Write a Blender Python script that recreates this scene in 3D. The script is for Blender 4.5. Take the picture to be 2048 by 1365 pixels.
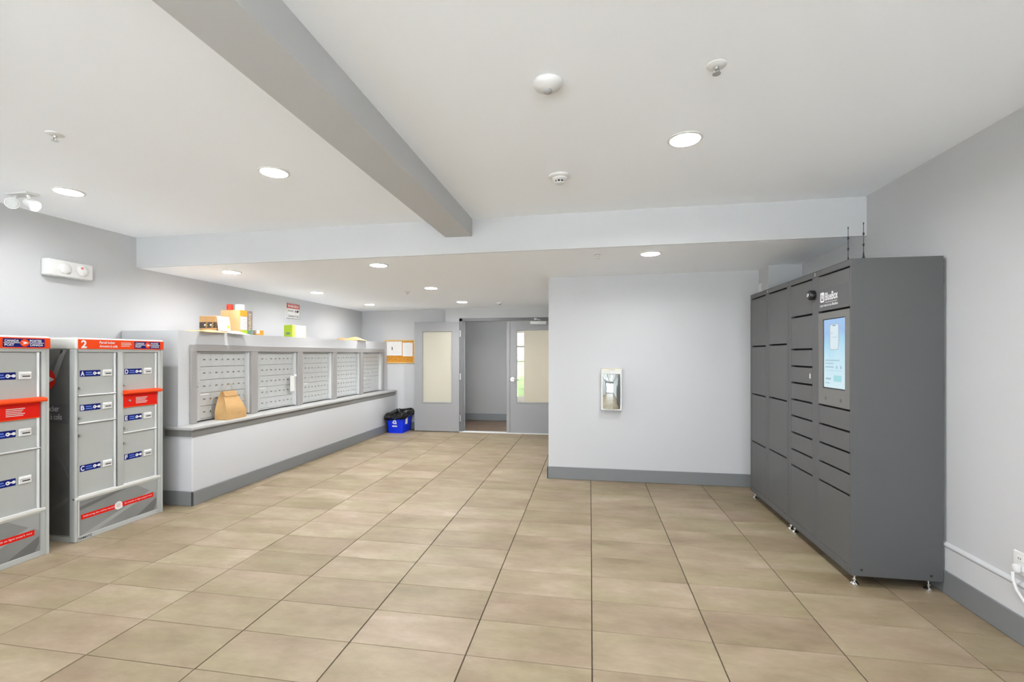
import bpy, bmesh, math, random
from mathutils import Vector, Matrix

for _o in list(bpy.data.objects):
    bpy.data.objects.remove(_o)
SC = bpy.context.scene
COL = SC.collection
random.seed(7)

# ------------------------------------------------------------------ camera
TH = math.atan(156 / 927.0)
cam = bpy.data.cameras.new('camera')
cam.sensor_width = 36.0
cam.lens = 36.0 * 927 / 2048
cam.shift_y = (709 - 682.5) / 2048
cam.clip_start = 0.02
cam_o = bpy.data.objects.new('camera', cam)
cam_o.location = (0, 0, 1.47)
cam_o.rotation_euler = (math.pi / 2, 0, TH)
COL.objects.link(cam_o)
SC.camera = cam_o

# ------------------------------------------------------------------ world, exposure
W = bpy.data.worlds.new('sky')
SC.world = W
W.use_nodes = True
bg = W.node_tree.nodes['Background']
bg.inputs[0].default_value = (0.84, 0.92, 1.0, 1)
bg.inputs[1].default_value = 6.3
sun = bpy.data.lights.new('sun', 'SUN'); sun.energy = 62.0; sun.angle = math.radians(0.6); sun.color = (0.98, 0.99, 1.0)
sun_o = bpy.data.objects.new('sun', sun); sun_o.rotation_euler = (0, math.radians(42), 0); sun_o.location = (12, -12, 14)
COL.objects.link(sun_o)                     # added so the paving bounces light onto the ceiling; runs parallel to the glazing
SC.view_settings.view_transform = 'Standard'
SC.view_settings.look = 'None'
SC.view_settings.gamma = 1.0
SC.view_settings.exposure = 0.47
SC.view_settings.use_curve_mapping = False
SC.cycles.max_bounces = 10
SC.cycles.diffuse_bounces = 7
SC.cycles.glossy_bounces = 4
SC.cycles.transparent_max_bounces = 12
SC.cycles.sample_clamp_indirect = 60.0
SC.cycles.use_denoising = True
LAMP_FRONT, LAMP_BACK, LAMP_RIGHT = 9.0, 16.5, 20.0      # lamp power per ceiling zone, tuned to balance the brightness

# ------------------------------------------------------------------ materials
def mat(name, col, rough=0.5, metal=0.0, noise=0.0, nscale=8.0, bump=0.0, bscale=200.0, spec=0.5, emit=0.0, coat=0.0):
    m = bpy.data.materials.new(name)
    m.use_nodes = True
    nt = m.node_tree
    if not emit and metal < 0.5 and name != 'paint_ceiling_white': col = tuple(c * 0.87 for c in col)
    b = nt.nodes['Principled BSDF']
    b.inputs['Base Color'].default_value = (*col, 1)
    b.inputs['Roughness'].default_value = rough
    b.inputs['Metallic'].default_value = metal
    b.inputs['Specular IOR Level'].default_value = spec
    b.inputs['Coat Weight'].default_value = coat
    if emit:
        b.inputs['Emission Color'].default_value = (*col, 1)
        b.inputs['Emission Strength'].default_value = emit
    if noise or bump:
        tc = nt.nodes.new('ShaderNodeTexCoord')
    if noise:
        n = nt.nodes.new('ShaderNodeTexNoise')
        n.inputs['Scale'].default_value = nscale
        n.inputs['Detail'].default_value = 4
        nt.links.new(tc.outputs['Object'], n.inputs['Vector'])
        r = nt.nodes.new('ShaderNodeMapRange')
        r.inputs[1].default_value = 0.3; r.inputs[2].default_value = 0.7
        r.inputs[3].default_value = 1 - noise; r.inputs[4].default_value = 1 + noise
        nt.links.new(n.outputs[0], r.inputs[0])
        mx = nt.nodes.new('ShaderNodeVectorMath'); mx.operation = 'SCALE'
        mx.inputs[0].default_value = col
        nt.links.new(r.outputs[0], mx.inputs['Scale'])
        nt.links.new(mx.outputs[0], b.inputs['Base Color'])
    if bump:
        n2 = nt.nodes.new('ShaderNodeTexNoise')
        n2.inputs['Scale'].default_value = bscale
        n2.inputs['Detail'].default_value = 3
        nt.links.new(tc.outputs['Object'], n2.inputs['Vector'])
        bp = nt.nodes.new('ShaderNodeBump')
        bp.inputs['Strength'].default_value = bump
        bp.inputs['Distance'].default_value = 0.01
        nt.links.new(n2.outputs[0], bp.inputs['Height'])
        nt.links.new(bp.outputs[0], b.inputs['Normal'])
    return m

def glass_mat(name, tint, refl=0.06, rough=0.02):
    m = bpy.data.materials.new(name); m.use_nodes = True
    nt = m.node_tree; nt.nodes.clear()
    out = nt.nodes.new('ShaderNodeOutputMaterial')
    t = nt.nodes.new('ShaderNodeBsdfTransparent'); t.inputs[0].default_value = (*tint, 1)
    g = nt.nodes.new('ShaderNodeBsdfGlossy'); g.inputs['Roughness'].default_value = rough
    fr = nt.nodes.new('ShaderNodeFresnel'); fr.inputs[0].default_value = 1.5
    mix = nt.nodes.new('ShaderNodeMixShader')
    ad = nt.nodes.new('ShaderNodeMath'); ad.operation = 'ADD'; ad.inputs[1].default_value = refl; ad.use_clamp = True
    nt.links.new(fr.outputs[0], ad.inputs[0])
    nt.links.new(ad.outputs[0], mix.inputs[0])
    nt.links.new(t.outputs[0], mix.inputs[1]); nt.links.new(g.outputs[0], mix.inputs[2])
    nt.links.new(mix.outputs[0], out.inputs[0])
    return m

def film_mat(name, tint, film, amount, rough=0.02):
    m = glass_mat(name, tint, 0.0, rough)
    nt = m.node_tree; out = [n for n in nt.nodes if n.type == 'OUTPUT_MATERIAL'][0]
    src = out.inputs[0].links[0].from_socket
    d = nt.nodes.new('ShaderNodeBsdfDiffuse'); d.inputs[0].default_value = (*film, 1)
    tr = nt.nodes.new('ShaderNodeBsdfTranslucent'); tr.inputs[0].default_value = (*film, 1)
    mx = nt.nodes.new('ShaderNodeMixShader'); mx.inputs[0].default_value = 0.35
    nt.links.new(d.outputs[0], mx.inputs[1]); nt.links.new(tr.outputs[0], mx.inputs[2])
    m2 = nt.nodes.new('ShaderNodeMixShader'); m2.inputs[0].default_value = amount
    nt.links.new(src, m2.inputs[1]); nt.links.new(mx.outputs[0], m2.inputs[2]); nt.links.new(m2.outputs[0], out.inputs[0])
    return m

def tile_mat():
    m = bpy.data.materials.new('tile_porcelain'); m.use_nodes = True
    nt = m.node_tree; L = nt.links.new
    b = nt.nodes['Principled BSDF']
    tc = nt.nodes.new('ShaderNodeTexCoord'); oi = nt.nodes.new('ShaderNodeObjectInfo')
    geo = nt.nodes.new('ShaderNodeNewGeometry')
    # each tile samples its own patch of the pattern
    off = nt.nodes.new('ShaderNodeVectorMath'); off.operation = 'MULTIPLY_ADD'
    cmb = nt.nodes.new('ShaderNodeCombineXYZ')
    L(oi.outputs['Random'], cmb.inputs[0]); L(oi.outputs['Random'], cmb.inputs[1]); L(oi.outputs['Random'], cmb.inputs[2])
    off.inputs[1].default_value = (37, 53, 71)
    L(cmb.outputs[0], off.inputs[0]); L(geo.outputs['Position'], off.inputs[2])
    def noise(scale, sx, sy, det, rough=0.55):
        mp = nt.nodes.new('ShaderNodeVectorMath'); mp.operation = 'MULTIPLY'
        mp.inputs[1].default_value = (sx, sy, 1)
        L(off.outputs[0], mp.inputs[0])
        n = nt.nodes.new('ShaderNodeTexNoise'); n.inputs['Scale'].default_value = scale
        n.inputs['Detail'].default_value = det; n.inputs['Roughness'].default_value = rough
        L(mp.outputs[0], n.inputs['Vector'])
        return n
    r1 = nt.nodes.new('ShaderNodeValToRGB')
    e = r1.color_ramp.elements
    e[0].position = 0.0; e[0].color = TC[0]
    e[1].position = 1.0; e[1].color = TC[3]
    x = e.new(0.38); x.color = TC[1]
    x = e.new(0.70); x.color = TC[2]
    n1 = noise(2.6, 1, 2.2, 5)
    mr = nt.nodes.new('ShaderNodeMath'); mr.operation = 'MULTIPLY_ADD'
    mr.inputs[1].default_value = 0.36; mr.inputs[2].default_value = 0.03
    L(oi.outputs['Random'], mr.inputs[0])
    ad = nt.nodes.new('ShaderNodeMath'); ad.operation = 'MULTIPLY_ADD'; ad.inputs[1].default_value = 1.6
    mn = nt.nodes.new('ShaderNodeMath'); mn.operation = 'SUBTRACT'; mn.inputs[1].default_value = 0.34
    L(n1.outputs[0], mn.inputs[0]); L(mn.outputs[0], ad.inputs[0]); L(mr.outputs[0], ad.inputs[2])
    L(ad.outputs[0], r1.inputs[0])
    n2 = noise(14, 1, 2.0, 6, 0.65)
    mr2 = nt.nodes.new('ShaderNodeMapRange'); mr2.inputs[1].default_value = 0.3; mr2.inputs[2].default_value = 0.7
    mr2.inputs[3].default_value = 0.91; mr2.inputs[4].default_value = 1.07
    L(n2.outputs[0], mr2.inputs[0])
    sc = nt.nodes.new('ShaderNodeVectorMath'); sc.operation = 'SCALE'
    L(r1.outputs[0], sc.inputs[0]); L(mr2.outputs[0], sc.inputs['Scale'])
    n4 = noise(1.7, 1, 1.6, 3)
    hr = nt.nodes.new('ShaderNodeValToRGB')                    # pinkish and olive clouds
    hr.color_ramp.elements[0].position = 0.36; hr.color_ramp.elements[0].color = (0.97, 0.985, 0.90, 1)
    hr.color_ramp.elements[1].position = 0.64; hr.color_ramp.elements[1].color = (1.06, 1.0, 1.04, 1)
    L(n4.outputs[0], hr.inputs[0])
    hm = nt.nodes.new('ShaderNodeVectorMath'); hm.operation = 'MULTIPLY'
    L(sc.outputs[0], hm.inputs[0]); L(hr.outputs[0], hm.inputs[1])
    L(hm.outputs[0], b.inputs['Base Color'])
    n3 = noise(30, 1, 2, 3)
    bp = nt.nodes.new('ShaderNodeBump'); bp.inputs['Strength'].default_value = 0.12; bp.inputs['Distance'].default_value = 0.01
    L(n3.outputs[0], bp.inputs['Height']); L(bp.outputs[0], b.inputs['Normal'])
    b.inputs['Roughness'].default_value = 0.48
    b.inputs['Specular IOR Level'].default_value = 0.35
    return m

TC = [(0.182, 0.140, 0.087, 1), (0.236, 0.189, 0.123, 1), (0.284, 0.232, 0.160, 1), (0.350, 0.294, 0.216, 1)]

def screen_mat():
    m = bpy.data.materials.new('screen_glow'); m.use_nodes = True
    nt = m.node_tree; nt.nodes.clear(); L = nt.links.new
    out = nt.nodes.new('ShaderNodeOutputMaterial'); em = nt.nodes.new('ShaderNodeEmission')
    tc = nt.nodes.new('ShaderNodeTexCoord'); sp = nt.nodes.new('ShaderNodeSeparateXYZ')
    L(tc.outputs['Generated'], sp.inputs[0])
    n = nt.nodes.new('ShaderNodeTexNoise'); n.inputs['Scale'].default_value = 2.2
    L(tc.outputs['Generated'], n.inputs['Vector'])
    ad = nt.nodes.new('ShaderNodeMath'); ad.operation = 'MULTIPLY_ADD'; ad.inputs[1].default_value = 0.35
    L(n.outputs[0], ad.inputs[0]); L(sp.outputs[2], ad.inputs[2])
    r = nt.nodes.new('ShaderNodeValToRGB')
    e = r.color_ramp.elements
    e[0].position = 0.2; e[0].color = (0.72, 0.90, 0.96, 1)
    e[1].position = 1.2; e[1].color = (0.40, 0.56, 0.90, 1)
    x = e.new(0.62); x.color = (0.62, 0.86, 0.97, 1)
    x = e.new(0.85); x.color = (0.45, 0.74, 0.94, 1)
    x = e.new(1.0); x.color = (0.42, 0.62, 0.92, 1)
    L(ad.outputs[0], r.inputs[0]); L(r.outputs[0], em.inputs[0]); em.inputs[1].default_value = 0.68
    L(em.outputs[0], out.inputs[0])
    return m

M = {}
M['wall'] = mat('paint_wall_grey', (0.595, 0.602, 0.614), 0.7, bump=0.05, bscale=300, spec=0.25)
M['ceil'] = mat('paint_ceiling_white', (0.89, 0.92, 0.965), 0.8, bump=0.04, bscale=300, spec=0.2)
M['base'] = mat('paint_baseboard_grey', (0.205, 0.213, 0.218), 0.45)
M['doorp'] = mat('paint_door_grey', (0.315, 0.315, 0.322), 0.45)
M['framep'] = mat('paint_frame_dark_grey', (0.17, 0.17, 0.172), 0.45)
M['mailframe'] = mat('paint_mailbox_frame', (0.36, 0.345, 0.335), 0.45)
M['ledgetop'] = mat('paint_ledge_top', (0.44, 0.44, 0.43), 0.4)
M['ledgeband'] = mat('paint_ledge_band', (0.22, 0.215, 0.205), 0.5)
M['grout'] = mat('grout_brown', (0.075, 0.055, 0.038), 0.9, noise=0.2, nscale=30)
M['tile'] = tile_mat()
M['alu'] = mat('aluminium_satin', (0.62, 0.635, 0.63), 0.42, metal=0.25, noise=0.03, nscale=20)
M['alu_lt'] = mat('aluminium_bright', (0.74, 0.75, 0.75), 0.35, metal=0.2)
M['chrome'] = mat('chrome', (0.8, 0.8, 0.8), 0.15, metal=1.0)
M['steel'] = mat('brushed_steel', (0.55, 0.55, 0.53), 0.35, metal=0.9)
M['black'] = mat('black_plastic', (0.012, 0.012, 0.013), 0.35)
M['dark'] = mat('dark_gap', (0.012, 0.012, 0.012), 0.8)
M['white'] = mat('white_plastic', (0.77, 0.77, 0.76), 0.4)
M['whitep'] = mat('white_paper', (0.82, 0.81, 0.79), 0.8)
M['cpgrey'] = mat('powdercoat_light_grey', (0.47, 0.485, 0.47), 0.4, noise=0.02, nscale=6)
M['cpdoor'] = mat('powdercoat_door_grey', (0.45, 0.465, 0.445), 0.42, noise=0.02, nscale=6)
M['cpcap'] = mat('powdercoat_cap', (0.68, 0.68, 0.645), 0.4)
M['cpdark'] = mat('vinyl_dark_grey', (0.125, 0.125, 0.118), 0.35, noise=0.3, nscale=2.5)
M['cpmid'] = mat('vinyl_mid_grey', (0.25, 0.255, 0.25), 0.4, noise=0.2, nscale=2.0)
M['cpswoosh'] = mat('vinyl_pale_swoosh', (0.36, 0.37, 0.36), 0.4)
M['cpswooshd'] = mat('vinyl_dark_swoosh', (0.15, 0.15, 0.145), 0.4)
M['orange'] = mat('vinyl_orange_red', (0.86, 0.065, 0.006), 0.5, spec=0.15)
M['red'] = mat('vinyl_red', (0.76, 0.014, 0.006), 0.5, spec=0.15)
M['blue'] = mat('vinyl_navy', (0.004, 0.010, 0.15), 0.5, spec=0.15)
M['bluelt'] = mat('print_blue_text', (0.12, 0.22, 0.72), 0.5)
M['pwhite'] = mat('print_white', (0.85, 0.85, 0.86), 0.5)
M['pblack'] = mat('print_black', (0.02, 0.02, 0.02), 0.6)
M['seam'] = mat('mailbox_seam_grey', (0.17, 0.17, 0.17), 0.7)
M['platedk'] = mat('label_dark_grey', (0.16, 0.16, 0.165), 0.6)
M['pgrey'] = mat('print_grey', (0.42, 0.42, 0.43), 0.6)
M['locker'] = mat('powdercoat_charcoal', (0.105, 0.106, 0.108), 0.5, bump=0.06, bscale=500, spec=0.4)
M['lockdoor'] = mat('powdercoat_charcoal_door', (0.108, 0.109, 0.108), 0.45, bump=0.05, bscale=500, spec=0.4)
M['bezel'] = mat('screen_bezel', (0.16, 0.158, 0.15), 0.4)
M['screen'] = screen_mat()
M['lens'] = mat('lamp_diffuser', (1.0, 0.985, 0.93), 0.5, emit=30.0)
M['cork'] = mat('cork', (0.62, 0.27, 0.03), 0.9, noise=0.25, nscale=60)
M['oak'] = mat('oak_frame', (0.72, 0.46, 0.16), 0.5, noise=0.1, nscale=20)
M['kraft'] = mat('kraft_paper', (0.57, 0.345, 0.14), 0.75, noise=0.08, nscale=14, bump=0.15, bscale=25)
M['kraftdk'] = mat('kraft_paper_fold', (0.47, 0.27, 0.10), 0.75, noise=0.08, nscale=14)
M['card'] = mat('cardboard', (0.58, 0.36, 0.16), 0.8, noise=0.06, nscale=10)
M['cardtape'] = mat('cardboard_tape', (0.50, 0.29, 0.11), 0.4)
M['cardband'] = mat('carton_dark_band', (0.075, 0.06, 0.05), 0.7)
M['gold'] = mat('print_gold', (0.50, 0.36, 0.14), 0.6)
M['poly'] = mat('poly_mailer_white', (0.80, 0.80, 0.80), 0.4)
M['polyb'] = mat('poly_mailer_blue', (0.48, 0.58, 0.74), 0.4)
M['yellow'] = mat('print_yellow', (0.80, 0.66, 0.05), 0.6)
M['lime'] = mat('print_lime', (0.45, 0.62, 0.03), 0.6)
M['cream'] = mat('carton_cream', (0.80, 0.68, 0.36), 0.7)
M['amber'] = mat('print_amber', (0.82, 0.38, 0.02), 0.6)
M['mauve'] = mat('print_mauve', (0.33, 0.25, 0.25), 0.6)
M['green'] = mat('print_green', (0.16, 0.28, 0.18), 0.6)
M['redbox'] = mat('carton_red', (0.60, 0.055, 0.03), 0.5)
M['binblue'] = mat('bin_blue_plastic', (0.003, 0.03, 0.74), 0.45, spec=0.25)
M['bag'] = mat('bag_black_film', (0.004, 0.004, 0.004), 0.2, bump=1.0, bscale=16, spec=0.35)
M['glass'] = film_mat('door_glass_cream', (0.99, 0.98, 0.93), (0.90, 0.87, 0.76), 0.5)
M['glass2'] = film_mat('door_glass', (0.98, 0.96, 0.90), (0.88, 0.84, 0.74), 0.16, 0.35)
M['wglass'] = glass_mat('window_glass', (0.97, 0.98, 0.98), 0.0)
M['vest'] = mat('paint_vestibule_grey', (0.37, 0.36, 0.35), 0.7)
M['tan'] = mat('paint_tan', (0.55, 0.46, 0.36), 0.7)
M['vfloor'] = mat('vestibule_floor_brown', (0.16, 0.10, 0.06), 0.4, noise=0.3, nscale=5)
M['mirror'] = mat('mirror_panel', (0.88, 0.95, 0.96), 0.04, metal=1.0)
M['lensgrey'] = mat('sensor_lens_grey', (0.42, 0.42, 0.43), 0.4)
M['pinkred'] = mat('indicator_red', (0.75, 0.20, 0.15), 0.4)
M['paving_added'] = mat('paving_added_outside', (0.55, 0.55, 0.54), 0.9, noise=0.1, nscale=3)
M['leaf'] = mat('hedge_green', (0.13, 0.24, 0.07), 0.8, noise=0.4, nscale=12)

# ------------------------------------------------------------------ mesh builder
_text_cache = {}
def text_geo(s, offset=0.0):
    k = (s, offset)
    if k not in _text_cache:
        cu = bpy.data.curves.new('t', 'FONT'); cu.body = s; cu.offset = offset; cu.resolution_u = 3
        ob = bpy.data.objects.new('t', cu)
        me = bpy.data.meshes.new_from_object(ob)
        vs = [v.co.copy() for v in me.vertices]
        fs = [tuple(p.vertices) for p in me.polygons]
        x0 = min(v.x for v in vs); x1 = max(v.x for v in vs); y0 = min(v.y for v in vs); y1 = max(v.y for v in vs)
        vs = [((v.x - x0) / (x1 - x0), (v.y - y0) / (y1 - y0)) for v in vs]
        _text_cache[k] = (vs, fs)
        bpy.data.objects.remove(ob); bpy.data.curves.remove(cu); bpy.data.meshes.remove(me)
    return _text_cache[k]

class MB:
    def __init__(s):
        s.bm = bmesh.new(); s.mats = []
    def mi(s, m):
        m = M[m] if isinstance(m, str) else m
        if m not in s.mats: s.mats.append(m)
        return s.mats.index(m)
    def _set(s, faces, m, smooth=False):
        i = s.mi(m)
        for f in faces:
            f.material_index = i; f.smooth = smooth
    def box(s, x0, x1, y0, y1, z0, z1, m, bev=0.0, seg=1):
        vs = [s.bm.verts.new((x, y, z)) for x in (x0, x1) for y in (y0, y1) for z in (z0, z1)]
        q = [(0, 1, 3, 2), (4, 6, 7, 5), (0, 4, 5, 1), (2, 3, 7, 6), (0, 2, 6, 4), (1, 5, 7, 3)]
        fs = [s.bm.faces.new([vs[i] for i in t]) for t in q]
        s._set(fs, m)
        if bev:
            es = list({e for f in fs for e in f.edges})
            r = bmesh.ops.bevel(s.bm, geom=es, offset=bev, segments=seg, affect='EDGES', profile=0.5)
            s._set(r['faces'], m, seg > 1)
        return s
    def prism(s, pts, d, m, smooth=False):
        """pts: coplanar 3d points in order, d: extrusion vector"""
        d = Vector(d); pts = [Vector(p) for p in pts]
        a = [s.bm.verts.new(p) for p in pts]; b = [s.bm.verts.new(p + d) for p in pts]
        n = len(pts); fs = [s.bm.faces.new(a[::-1]), s.bm.faces.new(b)]
        sd = [s.bm.faces.new((a[i], a[(i + 1) % n], b[(i + 1) % n], b[i])) for i in range(n)]
        s._set(fs, m); s._set(sd, m, smooth)
        bmesh.ops.recalc_face_normals(s.bm, faces=fs + sd)
        return s
    def face(s, pts, m):
        f = s.bm.faces.new([s.bm.verts.new(p) for p in pts]); s._set([f], m); return s
    def cone(s, p0, p1, r0, r1, m, n=16, caps=True):
        p0 = Vector(p0); p1 = Vector(p1); ax = (p1 - p0).normalized()
        u = ax.orthogonal().normalized(); w = ax.cross(u)
        A = []; B = []
        for i in range(n):
            t = 2 * math.pi * i / n; dd = u * math.cos(t) + w * math.sin(t)
            A.append(s.bm.verts.new(p0 + dd * r0)); B.append(s.bm.verts.new(p1 + dd * r1))
        sd = [s.bm.faces.new((A[i], A[(i + 1) % n], B[(i + 1) % n], B[i])) for i in range(n)]
        s._set(sd, m, True)
        if caps:
            s._set([s.bm.faces.new(A[::-1]), s.bm.faces.new(B)], m)
        return s
    def lathe(s, c, prof, m, n=24, ax='z'):
        """prof: list of (r, h) along the axis from c"""
        c = Vector(c); rings = []
        for r, h in prof:
            ring = []
            for i in range(n):
                t = 2 * math.pi * i / n
                if ax == 'z': p = c + Vector((r * math.cos(t), r * math.sin(t), h))
                elif ax == 'x': p = c + Vector((h, r * math.cos(t), r * math.sin(t)))
                else: p = c + Vector((r * math.cos(t), h, r * math.sin(t)))
                ring.append(s.bm.verts.new(p))
            rings.append(ring)
        fs = []
        for a, b in zip(rings, rings[1:]):
            for i in range(n):
                fs.append(s.bm.faces.new((a[i], a[(i + 1) % n], b[(i + 1) % n], b[i])))
        s._set(fs, m, True)
        cp = [s.bm.faces.new(rings[0][::-1]), s.bm.faces.new(rings[-1])]
        s._set(cp, m)
        bmesh.ops.recalc_face_normals(s.bm, faces=fs + cp)
        return s
    def tube(s, pts, r, m, n=8):
        pts = [Vector(p) for p in pts]; rings = []
        for i, p in enumerate(pts):
            t = (pts[min(i + 1, len(pts) - 1)] - pts[max(i - 1, 0)]).normalized()
            u = t.cross(Vector((0.31, 0.17, 0.93))).normalized(); w = t.cross(u)
            rings.append([s.bm.verts.new(p + (u * math.cos(2 * math.pi * k / n) + w * math.sin(2 * math.pi * k / n)) * r) for k in range(n)])
        fs = [s.bm.faces.new((a[k], a[(k + 1) % n], b[(k + 1) % n], b[k])) for a, b in zip(rings, rings[1:]) for k in range(n)]
        fs += [s.bm.faces.new(rings[0][::-1]), s.bm.faces.new(rings[-1])]
        s._set(fs, m, True)
        bmesh.ops.recalc_face_normals(s.bm, faces=fs)
        return s
    def quad(s, o, r, u, w, h, m):
        """flat print: o lower-left corner, r right and u up unit vectors"""
        o = Vector(o); r = Vector(r); u = Vector(u)
        return s.face([o, o + r * w, o + r * w + u * h, o + u * h], m)
    def text(s, t, o, r, u, w, h, m, bold=0.0):
        vs, fs = text_geo(t, bold)
        o = Vector(o); r = Vector(r); u = Vector(u)
        bv = [s.bm.verts.new(o + r * (x * w) + u * (y * h)) for x, y in vs]
        out = []
        for f in fs:
            try: out.append(s.bm.faces.new([bv[i] for i in f]))
            except ValueError: pass
        s._set(out, m)
        return s
    def disc(s, o, r, u, rad, m, n=24, ry=None):
        o = Vector(o); r = Vector(r); u = Vector(u); ry = ry or rad
        return s.face([o + r * (rad * math.cos(2 * math.pi * i / n)) + u * (ry * math.sin(2 * math.pi * i / n)) for i in range(n)], m)
    def poly(s, o, r, u, pts, m):
        o = Vector(o); r = Vector(r); u = Vector(u)
        return s.face([o + r * a + u * b for a, b in pts], m)
    def mesh(s, name, off=(0, 0, 0)):
        if off != (0, 0, 0):
            bmesh.ops.translate(s.bm, verts=s.bm.verts, vec=-Vector(off))
        me = bpy.data.meshes.new(name); s.bm.to_mesh(me); s.bm.free()
        for m in s.mats: me.materials.append(m)
        me.set_sharp_from_angle(angle=math.radians(35))
        return me
    def build(s, name, parent=None):
        """vertices are in room coordinates; the object sits at its parent's origin"""
        off = tuple(origin_of(parent)) if parent else (0, 0, 0)
        o = bpy.data.objects.new(name, s.mesh(name, off)); COL.objects.link(o)
        if parent: o.parent = parent
        return o

def origin_of(o):
    v = Vector((0, 0, 0))
    while o: v += o.location; o = o.parent
    return v

def tag(o, label=None, cat=None, group=None, kind=None):
    if label: o['label'] = label
    if cat: o['category'] = cat
    if group: o['group'] = group
    if kind: o['kind'] = kind
    return o
def thing(name, label, cat, loc, group=None):
    o = bpy.data.objects.new(name, None); o.empty_display_size = 0.1; COL.objects.link(o); o.location = loc
    return tag(o, label, cat, group)
def struct(o, label=None):
    o['kind'] = 'structure'
    if label: o['label'] = label
    return o
def place(name, mesh, loc, parent):
    o = bpy.data.objects.new(name, mesh); COL.objects.link(o); o.parent = parent
    o.location = Vector(loc) - origin_of(parent)
    return o

def zlow(x, y): return 2.41 - 0.0067 * (2.15 - x) - 0.0083 * (y - 4.1)
def zmain(x, y=0): return 2.722 - 0.0067 * (2.15 - x)
X_, Y_, Z_ = Vector((1, 0, 0)), Vector((0, 1, 0)), Vector((0, 0, 1))

# ================================================================== SETTING
YF = -3.2                      # unseen entrance wall behind the camera, glazing added for daylight
# floor: grout bed, tiles on top
fl = struct(MB().box(-4.75, 2.3, YF - 0.1, 8.56, -0.12, -0.006, 'grout').build('floor'), 'beige porcelain tile floor with dark joints')
def px_of(x, y, z):
    c, s_ = math.cos(TH), math.sin(TH)
    d = -x * s_ + y * c
    return 1024 + 927 * (x * c + y * s_) / d, 709 - 927 * (z - 1.47) / d, d
rest = MB(); tile_meshes = {}
for kx in range(-8, 4):
    for ky in range(-18, 22):
        x0 = 0.01 + 0.61 * kx; x1 = x0 + 0.61; y0 = 2.195 + 0.306 * ky; y1 = y0 + 0.306
        x0 = max(x0 + 0.003, -4.63); x1 = min(x1 - 0.003, 2.158); y0 = max(y0 + 0.0016, YF); y1 = min(y1 - 0.0016, 8.50)
        if y1 - y0 < 0.02 or x1 - x0 < 0.02: continue
        if x0 > -0.49 and y0 > 5.49 and x1 > -0.4: continue
        if x1 < -3.8 and y0 > 3.95: continue
        if x0 < -0.49 < x1 and y0 > 5.45: x1 = -0.487
        if x0 < -3.8 < x1 and y0 > 3.95: x0 = -3.802
        seen = False
        for a in (x0, x1):
            for b in (y0, y1):
                u, v, d = px_of(a, b, 0)
                if d > 0.5 and -10 < u < 2058 and v < 1375: seen = True
        dz = random.uniform(-0.0006, 0.0004)
        if seen:
            cx, cy = (x0 + x1) / 2, (y0 + y1) / 2
            key = (round(x1 - x0, 4), round(y1 - y0, 4))
            if key not in tile_meshes:
                w, h = key
                tile_meshes[key] = MB().box(-w / 2, w / 2, -h / 2, h / 2, -0.006, 0, 'tile', 0.0014).mesh('tile')
            place('tile', tile_meshes[key], (cx, cy, dz), fl)
        else:
            rest.box(x0, x1, y0, y1, -0.006, dz, 'tile')
r_ = rest.build('tile_field', fl); r_['kind'] = 'stuff'

def slab(name, x0, x1, y0, y1, zf, top, m):
    b = MB(); c = [(x0, y0), (x1, y0), (x1, y1), (x0, y1)]
    lo = [b.bm.verts.new((x, y, zf(x, y))) for x, y in c]; hi = [b.bm.verts.new((x, y, top)) for x, y in c]
    fs = [b.bm.faces.new(lo[::-1]), b.bm.faces.new(hi)] + [b.bm.faces.new((lo[i], lo[(i + 1) % 4], hi[(i + 1) % 4], hi[i])) for i in range(4)]
    b._set(fs, m); bmesh.ops.recalc_face_normals(b.bm, faces=fs)
    return struct(b.build(name))
slab('ceiling', -4.8, 2.3, YF - 0.1, 4.10, zmain, 2.9, 'ceil')['label'] = 'white main ceiling over the front of the lobby'
slab('ceiling', -4.8, 2.3, 4.10, 10.3, zlow, 2.9, 'ceil')['label'] = 'lower white ceiling past the grey drop header'
slab('ceiling_header', -4.7, 2.3, 4.085, 4.10, lambda x, y: zlow(x, 4.10), 2.89, 'wall')['label'] = 'grey painted drop header across the ceiling'
slab('ceiling_beam', -1.305, -1.055, YF, 4.09, lambda x, y: 2.54, 2.89, 'wall')['label'] = 'grey painted beam running towards the header'

def wall_poly(name, pts, z0, z1, m, label):
    b = MB(); b.prism([(x, y, z0) for x, y in pts], (0, 0, z1 - z0), m)
    return struct(b.build(name), label)
wall_poly('wall_left', [(-4.63, YF), (-4.63, 4.1), (-4.51, 8.66), (-4.51, 8.9), (-4.8, 8.9), (-4.8, YF)], -0.1, 2.85, 'wall', 'pale grey painted left wall behind the mailboxes')
wall_poly('wall_right', [(2.16, YF), (2.16, 5.21), (2.3, 5.21), (2.3, YF)], -0.1, 2.85, 'wall', 'pale grey painted wall behind the charcoal lockers')
wall_poly('wall_partition', [(-0.485, 5.49), (1.835, 5.49), (1.835, 5.21), (2.3, 5.21), (2.3, 8.6), (-0.485, 8.6)], -0.1, 2.5, 'wall', 'pale grey partition wall carrying the white wall box')
wall_poly('wall_rear', [(-4.6, 8.66), (-2.716, 8.66), (-2.716, 8.80), (-4.6, 8.80)], -0.1, 2.5, 'wall', 'pale grey recessed rear wall with the cork board')
b = MB()
b.box(-2.716, -2.44, 8.5, 8.8, -0.1, 2.5, 'wall'); b.box(-2.44, -0.485, 8.5, 8.62, 2.148, 2.5, 'wall'); b.box(-0.52, -0.485, 8.5, 8.62, -0.1, 2.148, 'wall')
struct(b.build('wall_doorway'), 'grey wall bulkhead around the double doors')
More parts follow.
